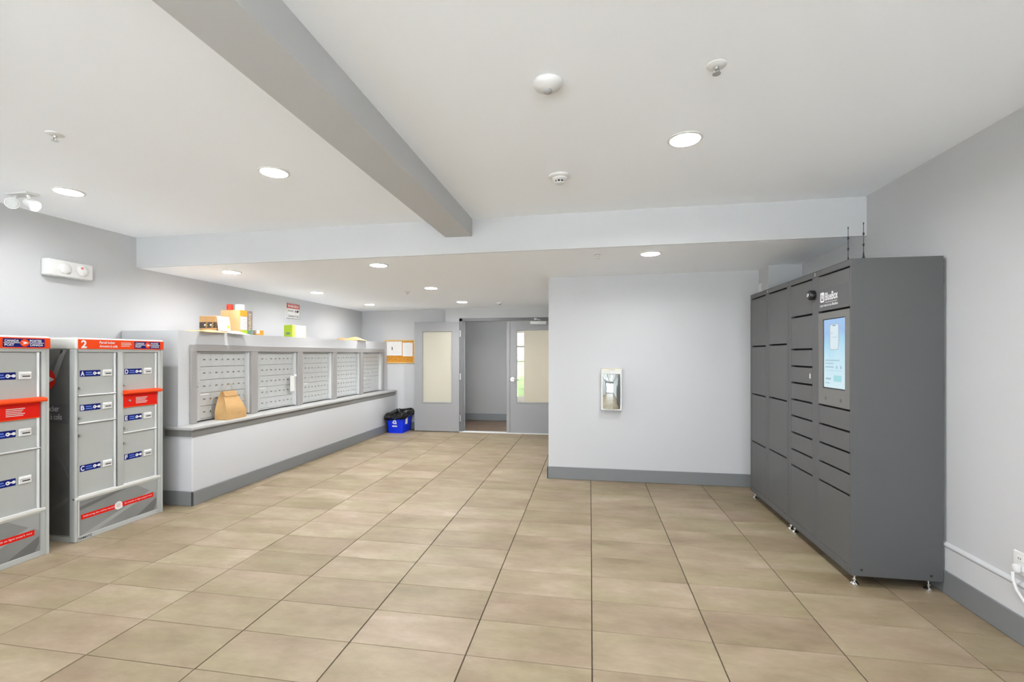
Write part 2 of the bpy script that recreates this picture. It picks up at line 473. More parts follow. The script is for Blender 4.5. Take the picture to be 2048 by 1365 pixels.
# mailbox wall: lower part proud, upper part set back with five openings
b = MB()
b.box(-4.62, -3.80, 3.915, 8.655, 0.0, 0.735, 'wall', 0.012, 3)
struct(b.build('wall_mail_lower'), 'pale grey low wall under the mailbox ledge')
OPEN = [(4.128, 4.897), (5.006, 5.779), (5.891, 6.662), (6.774, 7.541), (7.646, 8.405)]
ZO0, ZO1 = 0.775, 1.500
b = MB()
b.box(-4.62, -4.10, 3.925, 8.655, 0.735, 1.705, 'wall')
b.box(-4.10, -3.97, 3.925, 8.655, ZO1, 1.705, 'wall')
ys = [3.925] + [v for p in OPEN for v in p] + [8.655]
for i in range(0, len(ys), 2): b.box(-4.10, -3.97, ys[i], ys[i + 1], 0.735, ZO1, 'wall')
struct(b.build('wall_mail_upper'), 'pale grey upper wall holding the five mailbox panels')
# baseboards
def baseb(name, boxes, label):
    b = MB()
    for t in boxes: b.box(*t, 'base', 0.004)
    return struct(b.build(name), label)
baseb('baseboard_left', [(-3.80, -3.785, 3.90, 8.645, 0, 0.138), (-4.62, -3.785, 3.90, 3.915, 0, 0.138)], 'dark grey baseboard under the mailbox wall')
baseb('baseboard_partition', [(-0.50, 1.835, 5.475, 5.49, 0, 0.142), (-0.50, -0.485, 5.475, 8.5, 0, 0.142)], 'dark grey baseboard of the partition wall')
baseb('baseboard_right', [(2.143, 2.16, YF, 5.21, 0, 0.146)], 'dark grey baseboard under the white wall panel')
baseb('baseboard_rear', [(-3.785, -2.716, 8.645, 8.66, 0, 0.138), (-2.731, -2.716, 8.5, 8.645, 0, 0.138)], 'dark grey baseboard of the rear wall')
b = MB()
b.prism([(2.16, YF, 0.146), (2.15, YF, 0.146), (2.15, YF, 0.288), (2.143, YF, 0.296), (2.143, YF, 0.304), (2.16, YF, 0.318)], (0, 5.21 - YF, 0), 'wall')
struct(b.build('trim_1'), 'pale raised band along the right wall above the baseboard')

# unseen wall behind the camera, its glazing added to carry daylight into the lobby
b = MB()
b.box(-4.8, 2.3, YF - 0.15, YF, -0.1, 0.12, 'wall'); b.box(-4.8, 2.3, YF - 0.15, YF, 2.35, 2.85, 'wall')
WX = [(-4.3, -2.6), (-2.4, -0.7), (-0.5, 1.9)]
for a, c in ((-4.8, -4.3), (-2.6, -2.4), (-0.7, -0.5), (1.9, 2.3)): b.box(a, c, YF - 0.15, YF, 0.12, 2.35, 'wall')
struct(b.build('wall_front'), 'pale grey wall around the added entrance glazing')
for i, (a, c) in enumerate(WX):
    b = MB()
    b.box(a, c, YF - 0.10, YF - 0.04, 0.12, 0.17, 'framep'); b.box(a, c, YF - 0.10, YF - 0.04, 2.30, 2.35, 'framep')
    for x in (a, (a + c) / 2 - 0.025, c - 0.05): b.box(x, x + 0.05, YF - 0.10, YF - 0.04, 0.17, 2.30, 'framep')
    f = struct(b.build('window_%d' % (i + 1)), 'unseen dark framed entrance glazing added to let daylight in')
    MB().box(a + 0.05, c - 0.05, YF - 0.075, YF - 0.069, 0.17, 2.30, 'wglass').build('pane', f)
    L_ = bpy.data.lights.new('window_portal', 'AREA'); L_.shape = 'RECTANGLE'; L_.size = c - a; L_.size_y = 2.2
    L_.cycles.is_portal = True
    lo = bpy.data.objects.new('window_portal', L_); COL.objects.link(lo)
    lo.location = ((a + c) / 2, YF - 0.12, 1.24); lo.rotation_euler = (math.pi / 2, 0, 0)
b = MB(); b.box(-30, 30, -40, YF - 0.15, -0.2, -0.10, 'paving_added'); struct(b.build('floor_added_pavement'), 'unseen grey paving added outside the entrance')  # unseen ground, added to bounce daylight up through the glazing

# vestibule beyond the doors
vf = MB(); vf.box(-3.6, -0.28, 8.56, 10.2, -0.1, -0.002, 'vfloor'); struct(vf.build('floor_vestibule'), 'brown floor of the vestibule beyond the doors')
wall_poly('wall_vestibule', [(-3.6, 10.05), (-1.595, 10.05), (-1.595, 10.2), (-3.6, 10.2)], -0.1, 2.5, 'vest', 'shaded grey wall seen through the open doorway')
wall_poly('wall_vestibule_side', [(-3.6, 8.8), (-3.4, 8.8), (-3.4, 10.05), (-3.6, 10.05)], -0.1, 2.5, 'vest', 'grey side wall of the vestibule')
wall_poly('wall_vestibule_tan', [(-1.42, 10.05), (-0.2, 10.05), (-0.2, 10.2), (-1.42, 10.2)], -0.1, 2.5, 'tan', 'tan wall seen through the glass of the closed door')
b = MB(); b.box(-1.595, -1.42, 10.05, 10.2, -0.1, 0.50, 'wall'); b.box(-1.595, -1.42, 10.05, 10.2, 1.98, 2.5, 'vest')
struct(b.build('wall_vestibule_sill'), 'pale strip of wall above and below the narrow vestibule window')
b = MB(); b.box(-1.595, -1.42, 10.10, 10.14, 0.50, 0.54, 'white'); b.box(-1.595, -1.42, 10.10, 10.14, 1.94, 1.98, 'white'); b.box(-1.595, -1.42, 10.10, 10.14, 1.62, 1.66, 'framep'); b.box(-1.595, -1.42, 10.10, 10.14, 1.30, 1.32, 'framep')
b.box(-1.595, -1.58, 10.10, 10.14, 0.54, 1.94, 'white'); b.box(-1.435, -1.42, 10.10, 10.14, 0.54, 1.94, 'white')
w4 = struct(b.build('window_4'), 'bright narrow window beside the tan vestibule wall')
MB().box(-1.58, -1.435, 10.118, 10.124, 0.54, 1.94, 'wglass').build('pane', w4)
b = MB()
for z in (0.0, 2.15): b.box(-0.34, -0.28, 8.62, 10.05, z, z + 0.06, 'framep')
for yv in (8.62, 9.31, 9.99): b.box(-0.34, -0.28, yv, yv + 0.06, 0.06, 2.15, 'framep')
w5 = struct(b.build('window_5'), 'unseen side glazing added to let daylight into the vestibule')  # unseen glazing, added to light the grey vestibule wall from the right
MB().box(-0.313, -0.307, 8.62, 10.05, 0.06, 2.15, 'wglass').build('pane', w5)
b = MB(); b.box(-0.34, -0.2, 8.6, 10.05, 2.21, 2.5, 'vest'); struct(b.build('wall_vestibule_lintel'), 'wall strip over the added vestibule side glazing')
b = MB(); b.box(-20, 20, 10.2, 45, -0.25, -0.15, 'paving_added'); b.box(-0.2, 20, 8.6, 10.2, -0.25, -0.15, 'paving_added'); struct(b.build('floor_added_pavement'), 'unseen grey paving added outside the vestibule glazing')  # unseen ground added outside to carry daylight into the vestibule
baseb('baseboard_vestibule', [(-3.4, -1.60, 10.036, 10.05, 0, 0.155), (-1.42, -0.34, 10.036, 10.05, 0, 0.155)], 'dark baseboard of the vestibule wall')

# hedge far outside the vestibule window
b = MB()
for i in range(9):
    for k in range(3):
        c = (-4.6 + i * 0.5 + random.uniform(-.2, .2), 16 + random.uniform(-.4, .4), 0.1 + k * 0.45)
        b.lathe(c, [(0.05, -0.38), (0.34, -0.25), (0.45, 0.0), (0.33, 0.26), (0.05, 0.38)], 'leaf', 9)
tag(b.build('hedge'), 'green hedge outside the far vestibule window', 'hedge', kind='stuff')

# ------------------------------------------------------------------ double doors
fr = MB()
fr.box(-2.44, -2.38, 8.478, 8.60, 0, 2.148, 'framep', 0.003); fr.box(-2.44, -0.52, 8.478, 8.60, 2.092, 2.148, 'framep', 0.003)
fr.box(-2.38, -2.356, 8.515, 8.60, 0, 2.092, 'framep'); fr.box(-0.58, -0.52, 8.478, 8.60, 0, 2.092, 'framep', 0.003)
df = struct(fr.build('trim_2'), 'dark grey steel frame of the double doors')
th = MB(); th.prism([(-2.44, 8.46, 0), (-2.44, 8.478, 0.010), (-2.44, 8.58, 0.012), (-2.44, 8.60, 0)], (1.86, 0, 0), 'alu_lt')
struct(th.build('trim_3'), 'pale metal threshold under the double doors')

def leaf(x0, x1, y0, y1, gx0, gx1, gz0, gz1, label, name, gm='glass'):
    z0, z1 = 0.012, 2.080
    b = MB()
    b.box(x0, gx0, y0, y1, z0, z1, 'doorp'); b.box(gx1, x1, y0, y1, z0, z1, 'doorp')
    b.box(gx0, gx1, y0, y1, z0, gz0, 'doorp'); b.box(gx0, gx1, y0, y1, gz1, z1, 'doorp')
    d = struct(b.build(name), label)
    g = MB(); ym = (y0 + y1) / 2
    MB().box(gx0, gx1, ym - 0.003, ym + 0.003, gz0, gz1, gm).build('glass_pane', d)
    t = 0.018
    for yy in (y0 - 0.006, y1 - 0.004):
        g.box(gx0 - t, gx0 + 0.004, yy, yy + 0.010, gz0 - t, gz1 + t, 'doorp', 0.003); g.box(gx1 - 0.004, gx1 + t, yy, yy + 0.010, gz0 - t, gz1 + t, 'doorp', 0.003)
        g.box(gx0, gx1, yy, yy + 0.010, gz0 - t, gz0 + 0.004, 'doorp', 0.003); g.box(gx0, gx1, yy, yy + 0.010, gz1 - 0.004, gz1 + t, 'doorp', 0.003)
    g.build('glazing_bead', d)
    return d
d1 = leaf(-3.31, -2.432, 8.432, 8.476, -3.151, -2.574, 0.560, 1.905, 'grey glazed door leaf folded back flat against the rear wall', 'door_1')
for z in (1.86, 1.05, 0.26):
    MB().cone((-2.416, 8.462, z - 0.06), (-2.416, 8.462, z + 0.06), 0.011, 0.011, 'steel', 10).build('hinge', d1)
MB().box(-3.314, -3.309, 8.442, 8.466, 0.93, 1.09, 'steel').build('strike_plate', d1)
d2 = leaf(-1.515, -0.585, 8.492, 8.536, -1.345, -0.745, 0.578, 1.915, 'grey glazed door leaf standing closed on the right', 'door_2', 'glass2')
MB().box(-1.53, -1.468, 8.482, 8.492, 0.012, 2.08, 'doorp', 0.002).build('astragal', d2)
b = MB(); b.lathe((-1.42, 8.492, 1.005), [(0.036, -0.012), (0.036, -0.006), (0.030, 0.0)], 'chrome', 20, 'y')
b.cone((-1.42, 8.482, 1.005), (-1.42, 8.44, 1.005), 0.012, 0.012, 'chrome')
b.tube([(-1.42, 8.44, 1.005), (-1.39, 8.436, 1.005), (-1.34, 8.436, 1.004), (-1.30, 8.442, 1.002)], 0.011, 'chrome')
b.build('door_handle', d2)
b = MB(); b.box(-1.082, -0.785, 8.43, 8.492, 2.02, 2.078, 'white', 0.006); cl = b.build('door_closer', d2)
b = MB(); b.tube([(-0.90, 8.455, 2.078), (-0.90, 8.455, 2.10), (-0.98, 8.44, 2.115), (-0.99, 8.47, 2.12)], 0.009, 'alu'); b.box(-1.01, -0.97, 8.46, 8.478, 2.10, 2.135, 'alu'); b.build('closer_arm', cl)

# ------------------------------------------------------------------ ceiling fittings
def downlight(x, y, label):
    z = zmain(x) if y < 4.09 else zlow(x, y)
    t = thing('downlight', label, 'ceiling light', (x, y, z), 'round recessed ceiling lights')
    MB().lathe((x, y, z), [(0.098, 0.0), (0.098, -0.003), (0.092, -0.007), (0.084, -0.008), (0.082, -0.002)], 'white', 32).build('trim_ring', t)
    MB().lathe((x, y, z), [(0.084, -0.003), (0.080, -0.010), (0.055, -0.0125), (0.02, -0.0135)], 'lens', 32).build('lens', t)
    L_ = bpy.data.lights.new('downlight_lamp', 'AREA'); L_.shape = 'DISK'; L_.size = 0.16; L_.energy = (LAMP_RIGHT if y < 4.09 else LAMP_RIGHT * 0.4) if x > 0 else (LAMP_FRONT if y < 4.09 else LAMP_BACK * (0.5 if x < -3 else 1.25))
    L_.color = (0.975, 0.985, 1.0); L_.spread = math.radians(165)
    lo = bpy.data.objects.new('downlight_lamp', L_); COL.objects.link(lo); lo.parent = t; lo.location = (0, 0, -0.018)
    return t
for x, y, lb in [(-3.824, 2.851, 'round ceiling light above the gap beside the numbered parcel cabinet, leftmost of the front row'),
                 (-2.089, 2.80, 'round ceiling light just left of the grey beam'),
                 (0.54, 2.798, 'big round ceiling light right of the grey beam, nearest the lockers'),
                 (-3.843, 4.463, 'round ceiling light just past the header, nearest the left wall'),
                 (-2.118, 4.416, 'round ceiling light just past the header, under the end of the beam'),
                 (-3.837, 6.053, 'round ceiling light over the middle of the mailbox wall'),
                 (-2.112, 5.976, 'round ceiling light over the lobby floor beside the sprinkler, middle of its row'),
                 (-3.79, 7.555, 'round ceiling light over the far end of the mailbox wall'),
                 (-2.122, 7.546, 'farthest round ceiling light, in front of the double doors'),
                 (0.547, 4.405, 'round ceiling light in front of the partition wall'),
                 (-3.82, 1.1, 'round ceiling light out of view over the left front of the lobby'),
                 (-2.09, 1.1, 'round ceiling light out of view left of the beam'),
                 (0.54, 1.1, 'round ceiling light out of view right of the beam'),
                 (-3.82, -0.7, 'round ceiling light out of view near the left entrance glazing'),
                 (-2.09, -0.7, 'round ceiling light out of view near the middle entrance glazing'),
                 (0.54, -0.7, 'round ceiling light out of view near the right entrance glazing')]:
    downlight(x, y, lb)

def sprinkler(x, y, label):
    z = zmain(x) if y < 4.09 else zlow(x, y)
    t = thing('fire_sprinkler', label, 'sprinkler', (x, y, z), 'pendent ceiling sprinklers')
    MB().lathe((x, y, z), [(0.042, 0.0), (0.040, -0.004), (0.022, -0.012), (0.016, -0.012)], 'white', 24).build('escutcheon', t)
    b = MB(); b.cone((x, y, z - 0.010), (x, y, z - 0.020), 0.010, 0.008, 'steel', 12)
    for s in (-1, 1): b.tube([(x + s * 0.007, y, z - 0.018), (x + s * 0.011, y, z - 0.026), (x + s * 0.002, y, z - 0.036)], 0.0025, 'steel', 6)
    b.build('frame', t)
    MB().lathe((x, y, z - 0.039), [(0.017, -0.001), (0.017, 0.001), (0.005, 0.004)], 'steel', 16).build('deflector', t)
sprinkler(-2.914, 2.106, 'ceiling sprinkler above the left front floor, near the emergency heads')
sprinkler(0.535, 2.105, 'ceiling sprinkler right of the round motion sensor')
sprinkler(-2.564, 6.265, 'small ceiling sprinkler far back over the lobby, left of the doors')
sprinkler(0.068, 4.333, 'small ceiling sprinkler just past the header near the partition')

x, y = -0.19, 2.104; z = zmain(x)
t = thing('motion_sensor', 'white domed ceiling motion sensor with a grey lens', 'sensor', (x, y, z))
MB().lathe((x, y, z), [(0.066, 0.0), (0.066, -0.012), (0.060, -0.022), (0.040, -0.034), (0.024, -0.038)], 'white', 32).build('housing', t)
MB().lathe((x, y, z), [(0.022, -0.036), (0.021, -0.043), (0.013, -0.049), (0.004, -0.051)], 'lensgrey', 20).build('lens', t)
def detector(x, y, s, label):
    z = zmain(x) if y < 4.09 else zlow(x, y)
    t = thing('smoke_detector', label, 'smoke detector', (x, y, z))
    MB().lathe((x, y, z), [(0.075 * s, 0.0), (0.075 * s, -0.010), (0.066 * s, -0.016), (0.058 * s, -0.018)], 'white', 32).build('base_ring', t)
    MB().lathe((x, y, z), [(0.052 * s, -0.017), (0.049 * s, -0.026), (0.036 * s, -0.034)], 'white', 32).build('body', t)
    b = MB(); b.lathe((x, y, z), [(0.030 * s, -0.033), (0.030 * s, -0.049)], 'pblack', 24)
    for k in range(8):
        a = k * math.pi / 4 + 0.3
        b.cone((x + 0.031 * s * math.cos(a), y + 0.031 * s * math.sin(a), z - 0.033), (x + 0.031 * s * math.cos(a), y + 0.031 * s * math.sin(a), z - 0.049), 0.004, 0.004, 'white', 6)
    b.build('vent', t)
    MB().lathe((x, y, z), [(0.034 * s, -0.048), (0.032 * s, -0.053), (0.018 * s, -0.056)], 'white', 24).build('cap', t)
detector(-0.208, 3.22, 1.0, 'white smoke detector with a black vent on the front ceiling')
detector(-1.519, 7.745, 0.8, 'small white smoke detector far back in front of the double doors')

# twin emergency heads on the ceiling by the left wall
x, y = -4.215, 2.83; z = zmain(x)
t = thing('emergency_light', 'white twin-head emergency light on the ceiling by the left wall', 'emergency light', (x, y, z))
b = MB(); b.box(x - 0.10, x + 0.10, y - 0.045, y + 0.045, z - 0.012, z, 'white', 0.004); b.build('mounting_plate', t)
def head(c, d, arm):
    c = Vector(c); d = Vector(d).normalized()
    b = MB(); b.cone(arm, c, 0.010, 0.010, 'white', 10)
    b.cone(c - d * 0.035, c + d * 0.035, 0.032, 0.042, 'white', 24)
    h = b.build('lamp_head', t)
    b = MB(); b.cone(c + d * 0.0355, c + d * 0.038, 0.034, 0.032, 'alu', 20); b.build('lamp_lens', h)
head((x - 0.075, y - 0.01, z - 0.075), (0.75, -0.62, -0.1), (x - 0.06, y, z - 0.01))
head((x + 0.055, y + 0.02, z - 0.075), (0.80, 0.18, -0.45), (x + 0.05, y, z - 0.01))

# white emergency box on the left wall
t = thing('emergency_box', 'white emergency lighting box on the left wall under the ceiling light', 'emergency light', (-4.63, 3.41, 2.15))
b = MB(); b.box(-4.63, -4.545, 3.235, 3.60, 2.15, 2.295, 'white', 0.014, 3); b.build('housing', t)
for yy, red in ((3.36, False), (3.50, True)):
    b = MB(); b.lathe((-4.545, yy, 2.225), [(0.050, -0.004), (0.048, 0.010), (0.036, 0.020), (0.012, 0.024)], 'white', 24, 'x')
    h = b.build('lamp_head', t)
    if red: MB().lathe((-4.523, 3.485, 2.245), [(0.011, -0.004), (0.010, 0.004), (0.004, 0.007)], 'pinkred', 12, 'x').build('indicator', h)

# ------------------------------------------------------------------ numbered parcel cabinets
def wordmark(b, x, y0, z0, w, h):
    """two blue plates, red disc with a pale wing between; viewer looks along -X"""
    s = w
    b.quad((x, y0, z0), Y_, Z_, w, h, 'blue')
    b.quad((x + .0006, y0 + w * 0.02, z0 + h * 0.47), Y_, Z_, w * 0.96, h * 0.06, 'pwhite')
    b.text('CANADA', (x + .0006, y0 + w * 0.04, z0 + h * 0.60), Y_, Z_, w * 0.33, h * 0.27, 'pwhite', 0.02)
    b.text('POST', (x + .0006, y0 + w * 0.04, z0 + h * 0.13), Y_, Z_, w * 0.22, h * 0.27, 'pwhite', 0.02)
    b.text('POSTES', (x + .0006, y0 + w * 0.63, z0 + h * 0.60), Y_, Z_, w * 0.29, h * 0.27, 'pwhite', 0.02)
    b.text('CANADA', (x + .0006, y0 + w * 0.63, z0 + h * 0.13), Y_, Z_, w * 0.33, h * 0.27, 'pwhite', 0.02)
    c = (x + .0012, y0 + w * 0.505, z0 + h * 0.5)
    b.disc(c, Y_, Z_, h * 0.44, 'orange')
    k = h * 0.44
    b.poly((x + .0018, c[1], c[2]), Y_, Z_, [(-.75 * k, .45 * k), (.1 * k, .30 * k), (.85 * k, -.02 * k), (.1 * k, -.30 * k), (-.55 * k, -.50 * k), (-.15 * k, -.12 * k), (-.5 * k, -.08 * k), (-.1 * k, .12 * k)], 'pwhite')

def cabinet(Y0, number, label):
    t = thing('parcel_cabinet', label, 'parcel cabinet', (-3.94, Y0 + 0.373, 0), 'parcel cabinets by the left wall')
    W_ = 0.745; F = -3.94
    y = lambda v: Y0 + v
    b = MB()                                            # body
    b.box(-4.46, -3.975, y(0.012), y(W_ - 0.012), 0.02, 1.51, 'cpgrey')
    b.box(-4.46, -4.00, y(0.006), y(W_ - 0.006), 0.0, 0.04, 'cpgrey')
    b.build('carcass', t)
    for side in (0, 1):
        yy0, yy1 = (y(0.0), y(0.012)) if side == 0 else (y(W_ - 0.012), y(W_))
        b = MB(); b.box(-4.455, -3.998, yy0, yy1, 0.055, 1.505, 'cpdark'); sp_ = b.build('side_panel', t)
        if side == 0:
            ye = y(0) - 0.0008; g = MB()
            for pts, m_ in (([(-4.45, 1.25), (-4.30, 1.25), (-4.05, 1.50), (-4.10, 1.50)], 'cpswooshd'), ([(-4.45, 0.72), (-4.25, 0.80), (-4.06, 0.60), (-4.00, 0.50), (-4.00, 0.53), (-4.06, 0.64), (-4.25, 0.84), (-4.45, 0.76)], 'cpswooshd'),
                        ([(-4.45, 0.10), (-4.0, 0.36), (-4.0, 0.33), (-4.40, 0.06), (-4.45, 0.06)], 'cpswooshd'), ([(-4.12, 1.28), (-4.02, 1.505), (-4.07, 1.505), (-4.16, 1.30)], 'cpmid'),
                        ([(-4.455, 0.93), (-3.998, 0.93), (-3.998, 1.08), (-4.455, 1.08)], 'locker')):
                g.face([(a, ye, c) for a, c in pts], m_)
            g.disc((-4.205, ye - .0006, 1.272), X_, Z_, 0.080, 'red'); g.poly((-4.205, ye - .0012, 1.272), X_, Z_, [(-.06, .036), (.01, .028), (.072, 0), (.01, -.028), (-.045, -.04), (-.01, -.008), (-.04, -.005), (-.005, .012)], 'pwhite')
            g.text('Parcel locker', (-4.34, ye - .0006, 1.022), X_, Z_, 0.25, 0.045, 'pwhite')
            g.text('Armoire à colis', (-4.34, ye - .0006, 0.958), X_, Z_, 0.275, 0.045, 'pwhite')
            g.build('side_graphics', sp_)
    for a, c in ((0.0, 0.026), (0.332, 0.380), (0.700, 0.745)):
        b = MB(); z0 = 0.02 if a != 0.332 else 0.345
        if a == 0.0:
            b.box(-4.0, F, y(0), y(0.022), 0.0, 1.51, 'cpgrey', 0.009, 3)
        else:
            b.box(-4.0 if a > .5 else -3.97, F - 0.002, y(a), y(c), z0 if a < .5 else 0.0, 1.508, 'cpgrey', 0.006, 2)
            if a > .5: b.box(F - 0.004, F + 0.002, y(c - 0.018), y(c), 0.0, 1.508, 'cpgrey')
        b.build('post', t)
    b = MB(); b.box(-3.97, F - 0.001, y(0.022), y(0.70), 1.488, 1.510, 'cpgrey'); b.build('top_rail', t); b = MB(); b.box(-3.97, F + 0.004, y(0.0), y(W_ - 0.02), 0.326, 0.350, 'cpcap', 0.006, 2)
    b.build('lower_rail', t)
    b = MB(); b.box(-4.47, F + 0.012, y(-0.006), y(W_ + 0.004), 1.508, 1.600, 'cpcap', 0.014, 3); cap = b.build('top_cap', t)
    hb = MB(); x = F + 0.0135
    hb.box(F + 0.009, x, y(0.010), y(W_), 1.512, 1.588, 'orange', 0.0008)
    hb_o = hb.build('header_band', t); g = MB(); x += 0.0008
    g.text(number, (x, y(0.032), 1.519), Y_, Z_, 0.042 if number != '1' else 0.02, 0.062, 'pwhite', 0.03); g.build('cabinet_number', hb_o); g = MB()
    g.text('Parcel locker', (x, y(0.170), 1.556), Y_, Z_, 0.125, 0.020, 'pwhite', 0.02); g.text('Armoire à colis', (x, y(0.170), 1.526), Y_, Z_, 0.145, 0.020, 'pwhite', 0.02)
    g.build('header_lettering', hb_o); g = MB()
    for k, w in enumerate((0.085, 0.09, 0.075)): g.quad((x, y(0.345), 1.563 - k * 0.013), Y_, Z_, w, 0.005, 'cpcap')
    g.build('fine_print', hb_o); g = MB()
    wordmark(g, x, y(0.462), 1.520, 0.245, 0.060)
    g.build('logo', hb_o)
    # doors
    spec = [('A', 0.030, 0.318, 1.150, 1.486, 1.317, 1.205), ('B', 0.030, 0.318, 0.932, 1.136, 1.045, 0.968), ('C', 0.030, 0.318, 0.356, 0.918, 0.567, 0.832),
            ('D', 0.384, 0.690, 1.158, 1.486, 1.319, 1.205), ('E', 0.384, 0.690, 0.798, 1.012, 0.917, 0.836), ('F', 0.384, 0.690, 0.356, 0.784, 0.580, 0.702)]
    for L_, a, c, z0, z1, zl, zk in spec:
        b = MB(); b.box(-3.975, -3.955, y(a), y(c), z0, z1, 'cpdoor', 0.002)
        b.box(-3.975, F - 0.002, y(c - 0.014), y(c), z0, z1, 'alu_lt', 0.003); b.box(-3.975, F + 0.002, y(a - 0.004), y(c), z0 - 0.011, z0, 'alu_lt', 0.003)
        d = b.build('door', t)
        xx = -3.955; g = MB(); lw = 0.155; l0 = y(a + 0.014); hh = 0.050
        g.box(xx, xx + 0.0012, l0, l0 + lw, zl - hh / 2, zl + hh / 2, 'blue'); xx += 0.0018
        g.text(L_, (xx, l0 + 0.005, zl - 0.019), Y_, Z_, 0.028 if L_ not in 'EF' else 0.023, 0.038, 'pwhite', 0.03)
        g.quad((xx, l0 + 0.042, zl + 0.004), Y_, Z_, 0.045, 0.008, 'bluelt'); g.quad((xx, l0 + 0.042, zl - 0.013), Y_, Z_, 0.052, 0.008, 'bluelt')
        g.disc((xx, l0 + 0.110, zl), Y_, Z_, 0.013, 'pwhite', 14); g.quad((xx + .0003, l0 + 0.115, zl - 0.004), Y_, Z_, 0.030, 0.008, 'pwhite'); g.disc((xx, l0 + 0.143, zl), Y_, Z_, 0.011, 'pwhite', 14); g.disc((xx + .0006, l0 + 0.107, zl), Y_, Z_, 0.004, 'blue', 8)
        g.build('name_plate', d)
        g = MB(); s0 = l0 + lw + 0.014; g.box(-3.955, -3.944, s0, s0 + 0.074, zl - 0.026, zl + 0.028, 'white', 0.003); g.box(-3.955, -3.938, s0 + 0.004, s0 + 0.070, zl + 0.006, zl + 0.022, 'white', 0.004)
        g.box(-3.9442, -3.943, s0 + 0.018, s0 + 0.064, zl - 0.009, zl - 0.001, 'pblack'); g.build('card_slot', d)
        g = MB(); ky = y(a + 0.010); g.cone((-3.955, ky, zk), (-3.940, ky, zk), 0.011, 0.010, 'steel', 14); g.box(-3.941, -3.934, ky - 0.003, ky + 0.003, zk - 0.008, zk + 0.008, 'steel'); g.build('door_lock', d)
        if L_ == 'F': MB().text('Canada', (-3.9545, y(0.583), 0.366), Y_, Z_, 0.080, 0.026, 'pgrey').build('lettering', d)
    # orange outgoing-mail slot
    b = MB(); b.box(-3.975, -3.944, y(0.378), y(0.694), 1.015, 1.132, 'red', 0.003); b.box(-3.950, -3.943, y(0.378), y(0.694), 1.010, 1.017, 'orange'); sl = b.build('mail_slot', t)
    MB().prism([(-3.95, y(0.376), 1.160), (-3.905, y(0.376), 1.152), (-3.900, y(0.376), 1.138), (-3.905, y(0.376), 1.128), (-3.95, y(0.376), 1.128)], (0, 0.334, 0), 'orange').build('slot_hood', sl)
    g = MB(); g.quad((-3.9030, y(0.46), 1.1395), Y_, Vector((-.35, 0, .94)), 0.05, 0.011, 'pwhite'); g.quad((-3.9030, y(0.525), 1.1395), Y_, Vector((-.35, 0, .94)), 0.012, 0.011, 'pwhite'); g.quad((-3.9030, y(0.55), 1.1395), Y_, Vector((-.35, 0, .94)), 0.08, 0.011, 'pwhite')
    for k in range(5): g.quad((-3.9432, y(0.490), 1.086 - k * 0.012), Y_, Z_, 0.11 - 0.01 * (k % 3), 0.005, 'cpmid' if False else M['cpcap'])
    g.build('slot_print', sl); g = MB()
    g.cone((-3.944, y(0.432), 1.068), (-3.936, y(0.432), 1.068), 0.010, 0.009, 'steel', 14)
    g.build('slot_lock', sl)
    # kick panel with a red slogan stripe
    b = MB(); b.box(-3.975, -3.950, y(0.022), y(0.705), 0.0, 0.328, 'cpgrey'); b.box(-3.95, -3.9455, y(0.020), y(0.705), 0.0, 0.040, 'cpgrey', 0.002); b.box(-3.95, -3.9455, y(0.026), y(0.705), 0.316, 0.328, 'cpcap'); b.box(-3.95, -3.9455, y(0.024), y(0.034), 0.04, 0.316, 'cpcap')
    kp = b.build('kick_panel', t)
    g = MB(); xx = -3.9495; g.quad((xx, y(0.034), 0.040), Y_, Z_, 0.662, 0.276, 'cpmid')
    xx += .0004; P = lambda pts, m_: g.face([(xx, y(a), c) for a, c in pts], m_)
    P([(0.05, 0.042), (0.16, 0.042), (0.685, 0.225), (0.685, 0.25)], 'cpswoosh'); P([(0.036, 0.24), (0.42, 0.314), (0.30, 0.314), (0.036, 0.27)], 'cpswooshd')
    xx += .0004; P([(0.50, 0.314), (0.69, 0.19), (0.69, 0.314)], 'cpswoosh'); P([(0.5, 0.042), (0.66, 0.042), (0.69, 0.10), (0.69, 0.15)], 'cpswooshd')
    xx += .0004; g.quad((xx, y(0.047), 0.165), Y_, Z_, 0.613, 0.040, 'red')
    xx += .0005; g.text('Delivering the online world', (xx, y(0.065), 0.177), Y_, Z_, 0.235, 0.016, 'pwhite'); g.text('Du monde en ligne jusqu’à vous', (xx, y(0.395), 0.177), Y_, Z_, 0.25, 0.016, 'pwhite')
    g.disc((xx, y(0.342), 0.186), Y_, Z_, 0.034, 'pwhite'); g.disc((xx + .0004, y(0.365), 0.168), Y_, Z_, 0.012, 'pwhite', 12)
    for k in range(3): g.quad((xx + .0005, y(0.325), 0.196 - k * 0.011), Y_, Z_, 0.034, 0.004, 'pinkred')
    xx = -3.9448; g.text('V30M07Z' if number == '2' else 'V30M06Z', (xx, y(0.012), 0.012), Y_, Z_, 0.115, 0.018, 'pblack', 0.02)
    g.cone((-3.942, y(0.690), 0.035), (-3.940, y(0.690), 0.035), 0.006, 0.006, 'steel', 8)
    g.build('slogan_print', kp)
    return t
cabinet(2.985, '2', 'grey parcel cabinet with orange top band numbered 2, beside the mailbox wall')
cabinet(2.063, '1', 'grey parcel cabinet cut off by the left edge of the photo')

